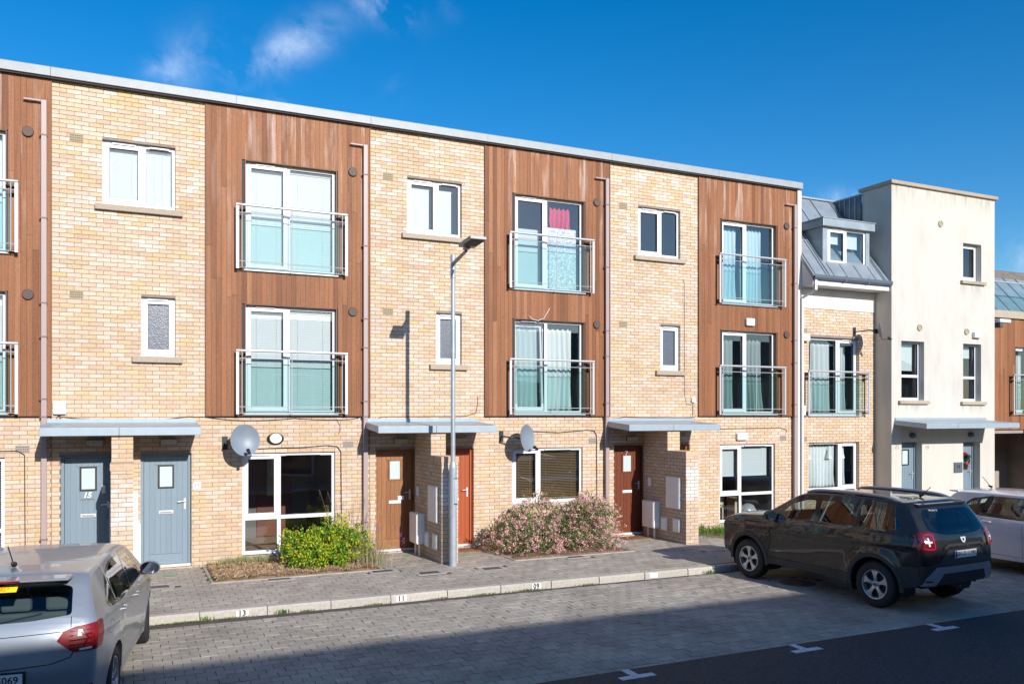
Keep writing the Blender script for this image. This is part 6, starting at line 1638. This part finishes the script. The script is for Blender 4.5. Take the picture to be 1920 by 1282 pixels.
# ---- boxy four-by-four -----------------------------------------------
SV = dict(hw=.872, L0=1.985, L1=1.985, rt=.075, rx=1.15, ft=.10, fx=1.1, belt=1.065, rise=.030, cz=.90, tumble=.34, flare=.030, wr=.345, ar=.415, axles=(-1.29, 1.29), sill=.335, lift=.10, crease=.022,
          top=[(-1.985, .86, .15), (-1.972, 1.02, .15), (-1.93, 1.14, .13), (-1.80, 1.36, .10), (-1.70, 1.515, .075), (-1.55, 1.555, .06), (-.9, 1.585, .055), (-.2, 1.585, .055), (.22, 1.55, .055), (.42, 1.455, .06), (.98, 1.13, .06), (1.08, 1.11, .05), (1.62, 1.075, .055), (1.88, 1.01, .06), (1.96, .93, .075), (1.985, .82, .09)],
          rb=[(.3, .06), (.5, .13), (.72, .165), (.86, .15)], fb=[(.3, .05), (.55, .12), (.80, .10)])
def four_by_four(label, loc, rz, paint):
    t = thing('dark_four_by_four', label, 'car', loc, 'parked cars', rz=rz, local=True)
    S = SV; car = Car(S)
    dlo = round_poly([(.93, 1.085), (.40, 1.43), (.12, 1.515), (-.95, 1.525), (-1.45, 1.48), (-1.74, 1.29), (-1.70, 1.19), (-1.2, 1.125)], .05)
    w1 = round_poly([(.72, 1.11), (.38, 1.395), (.10, 1.475), (-.07, 1.482), (-.13, 1.095)], .03)
    w2 = round_poly([(-.235, 1.10), (-.19, 1.488), (-.80, 1.492), (-.86, 1.125)], .05)
    w3 = round_poly([(-1.00, 1.14), (-.96, 1.49), (-1.25, 1.475), (-1.46, 1.40), (-1.47, 1.16)], .04)
    w4 = round_poly([(-1.52, 1.18), (-1.51, 1.385), (-1.60, 1.345), (-1.68, 1.26), (-1.64, 1.19)], .03)
    wsc = [(.27, -.66), (.27, .66), (.98, .72), (1.06, .5), (1.09, 0), (1.06, -.5), (.98, -.72)]
    rg_ = round_poly([(-.63, 1.20), (-.35, 1.145), (0, 1.13), (.35, 1.145), (.63, 1.20), (.60, 1.42), (.50, 1.485), (-.50, 1.485), (-.60, 1.42)], .05)
    tl = round_poly([(.585, 1.19), (.88, 1.19), (.88, .94), (.60, .92)], .05)
    tls = round_poly([(-2.02, 1.19), (-1.915, 1.18), (-1.90, .96), (-2.02, .94)], .02)
    blk = [(-.9, .2), (-.9, .70), (-.55, .76), (-.36, .93), (.36, .93), (.55, .76), (.9, .70), (.9, .2)]
    blks = [(-2.02, .2), (-2.02, .70), (-1.70, .68), (-1.60, .2)]
    skid = [(-.62, .705), (.62, .705), (.76, .55), (.80, .40), (.60, .40), (.52, .52), (.46, .605), (-.46, .605), (-.52, .52), (-.60, .40), (-.80, .40), (-.76, .55)]
    sill_ = [(-.85, .33), (-.85, .45), (.86, .45), (.86, .33)]
    R_ = [('w1', 'side', w1, 0), ('w2', 'side', w2, 0), ('w3', 'side', w3, 0), ('w4', 'side', w4, 0), ('dlo', 'side', dlo, 0), ('ws', 'top', wsc, 0), ('rg', 'rear', rg_, 0),
          ('tlL', 'rear', tl, 0), ('tlR', 'rear', [(-a, b) for a, b in tl], 0), ('tlL', 'side', tls, 1), ('tlR', 'side', tls, -1), ('skid', 'rear', skid, 0), ('blk', 'rear', blk, 0), ('blks', 'side', blks, 0), ('sil', 'side', sill_, 0)]
    F = car.take(R_)
    car.emit(F[None], 'body', paint, t)
    for k, nm, g_ in (('w1', 'front_side_window', M_carglass), ('w2', 'rear_side_window', M_privacy), ('w3', 'quarter_window', M_privacy), ('w4', 'corner_window', M_privacy)):
        for sg in (1, -1): car.emit([f for f in F[k] if f[car.tag] == sg], nm, g_, t, -.004)
    for sg in (1, -1): car.emit([f for f in F['dlo'] if f[car.tag] == sg], 'window_surround', paint, t, -.001)
    car.emit(F['ws'], 'windscreen', M_carglass, t, -.002); car.emit(F['rg'], 'rear_window', M_privacy, t, -.002)
    car.emit(F['skid'], 'skid_plate', mat('blue_grey_skid', (.36, .40, .45), .35, metal=.4), t, .012)
    car.emit(F['blk'], 'rear_bumper', M_cladd, t, .004)
    for k in ('blks', 'sil'):
        for sg in (1, -1): car.emit([f for f in F[k] if f[car.tag] == sg], 'side_cladding', M_cladd, t, .010)
    for k in ('tlL', 'tlR'):
        o = car.emit(F[k], 'tail_light', M_darkred, t, .012); sg = 1 if k == 'tlL' else -1
        ring = round_poly([(sg * .625, 1.165), (sg * .80, 1.165), (sg * .80, .965), (sg * .625, .955)], .05, 4)
        car.strip(ring + ring[:1], 'lamp_ring', mat('pink_red_ring', (.32, .015, .04), .2, coat=.6), o, w_=.020, proj='rear', out=.016)
        for a, b in (((.715, 1.12), (.715, 1.0)), ((.66, 1.06), (.77, 1.06))): car.strip([(sg * a[0], a[1]), (sg * b[0], b[1])], 'clear_cross', M_clearlens, o, w_=.026, proj='rear', out=.018)
    # wheel-arch cladding
    for ax in S['axles']:
        for sg in (1, -1):
            mb = MB(); vs = []; n = 30
            for k in range(n + 1):
                a = math.pi * (-.10 + 1.20 * k / n)
                for rr_, o_ in ((S['ar'] - .012, .0), (S['ar'] - .004, .020), (S['ar'] + .060, .016), (S['ar'] + .068, .002)):
                    X = ax + math.cos(a) * rr_; Z = max(S['wr'] + math.sin(a) * rr_, .30); vs.append((X, sg * (car.W(X, Z) + o_), Z))
            mb.add(vs, [(4 * k + j, 4 * k + j + 1, 4 * k + j + 5, 4 * k + j + 4) for k in range(n) for j in range(3)]); mb.build('wheel_arch_trim', M_cladd, t, smooth=True)
    arch_liner(car, t, S); seats(t, S, z=.50, rearx=-.95, frontx=.02, hb=.62)
    for i, ax in enumerate(S['axles']):
        for sg in (1, -1): wheel(t, ax, sg * .775, S['wr'], .215, (5, star), rimr=.222)
    for sg in (1, -1):
        for pl in ([(.86, 1.07), (.80, .95), (.80, .50)], [(-.17, 1.08), (-.165, .80), (-.18, .46)], [(-.93, 1.12), (-1.02, .95), (-.93, .80), (-.84, .68), (-.80, .46)], [(-1.86, 1.20), (-1.87, .90)]):
            car.strip(pl, 'panel_gap', M_gloss, t, w_=.007, sd=sg)
        car.strip([(.79, .96), (.80, .70), (.85, .52)], 'vent_trim', M_trim, t, w_=.05, sd=sg, out=.008)
        handle(t, car, -.02, .985, sg, paint); handle(t, car, -.80, 1.0, sg, paint)
        mirror(t, S, sg, M_trim, .72, 1.12)
        # roof rail with white-on-black name panel
        rail = [(-1.52, 1.575), (-1.36, 1.625), (-1.0, 1.645), (-.3, 1.648), (.05, 1.63), (.20, 1.585)]
        rail = smooth_pts(rail, 2); mb = MB()
        for a, b in zip(rail, rail[1:]): mb.cyl((a[0], sg * .60, a[1]), (b[0], sg * .60, b[1]), .028, 8)
        rl = mb.build('roof_rail', mat('grey_rail', (.30, .30, .32), .4, metal=.3), t, smooth=True)
        MB().prism([(-1.55, 1.56), (-1.22, 1.56), (-1.26, 1.63), (-1.40, 1.615)], 1, sg * .60 - .018, sg * .60 + .018).build('rail_foot', M_trim, rl)
        MB().prism([(.22, 1.54), (.0, 1.58), (-.02, 1.635), (.06, 1.625)], 1, sg * .60 - .018, sg * .60 + .018).build('rail_foot', M_trim, rl)
        MB().box(-.86, -.42, sg * .60 - .017, sg * .60 + .024, 1.585, 1.645).build('name_panel', M_trim, rl)
        me = text_mesh('DUSTER', .048, extrude=.0006, spacing=1.35); me.materials.clear(); me.materials.append(M_plate)
        o = bpy.data.objects.new('lettering', me); link(o, rl)
        o.matrix_local = Matrix.Translation((-.64, sg * .6255, 1.614)) @ (Matrix.Rotation(math.pi, 4, 'Z') if sg > 0 else Matrix.Identity(4)) @ Matrix.Rotation(math.pi / 2, 4, 'X')
    # rear: seams, ridge with name, emblem, plate, wiper, aerial, reflectors, silencer
    car.strip([(-.64, 1.19), (-.60, 1.05)], 'panel_gap', M_gloss, t, proj='rear'); car.strip([(.64, 1.19), (.60, 1.05)], 'panel_gap', M_gloss, t, proj='rear')
    car.strip([(-.60, .93), (-.54, .80), (-.42, .775), (.42, .775), (.54, .80), (.60, .93)], 'panel_gap', M_gloss, t, proj='rear')
    rd = car.strip([(-.46, .955), (-.36, 1.0), (.36, 1.0), (.46, .955)], 'tailgate_ridge', M_trim, t, proj='rear', w_=.035, out=.020)
    rear_text(t, car, 'DUSTER', 0, .962, .042, mat('grey_badge', (.10, .10, .11), .4), out=.010, spacing=1.9)
    em = [(-.058, 1.10), (.058, 1.10), (.050, 1.055), (.022, 1.022), (-.022, 1.022), (-.050, 1.055)]
    em_in = [(-.022, 1.082), (.022, 1.082), (.014, 1.045), (-.014, 1.045)]
    mb = MB(); n = len(em); mb.add([(car.rearx(y, z, .012), y, z) for y, z in em] + [(car.rearx(y, z, .002), y, z) for y, z in em], [tuple(range(n))] + [(i, (i + 1) % n, (i + 1) % n + n, i + n) for i in range(n)]); e = mb.build('emblem', M_chrome, t)
    MB().add([(car.rearx(y, z, .0135), y, z) for y, z in em_in], [(0, 1, 2, 3)]).build('emblem_slot', M_trim, e)
    rear_text(t, car, 'Windsor.ie', .30, 1.475, .04, M_plate, name='window_sticker', out=.012)
    plate(t, car, .865, '201-D-11590', size=.082)
    MB().cyl((-2.05, -.02, 1.15), (-1.965, -.34, 1.20), .010, 6).cyl((-2.06, .0, 1.14), (-2.0, 0, 1.16), .024, 8).build('rear_wiper', M_trim, t)
    MB().cyl((-1.42, 0, 1.64), (-1.50, 0, 1.665), .026, 10, r1=.012).cyl((-1.45, 0, 1.655), (-1.60, 0, 1.78), .0055, 6).build('aerial', M_trim, t)
    MB().prism([(-1.62, 1.575), (-1.79, 1.56), (-1.80, 1.535), (-1.62, 1.53)], 1, -.56, .56).build('spoiler', paint, t, bevel=.012)
    for sg in (1, -1): car.strip([(sg * .66, .50), (sg * .80, .50)], 'reflector', M_redlens, t, proj='rear', w_=.022, out=.018)
    MB().box(-1.80, -1.62, -.25, .10, .34, .42).cyl((-1.95, -.20, .34), (-1.7, -.20, .34), .025, 10).build('silencer', mat('dull_steel', (.30, .30, .31), .5, metal=.6), t, bevel=.02)
    return t
M_duster = mat('dark_grey_brown_paint', (.010, .0105, .012), .5, metal=.0, coat=1.0, spec=.15)
four_by_four('dark grey-brown four-by-four with roof rails, parked nose to the kerb right of centre', (10.92, -5.80, RD), R(93.8), M_duster)
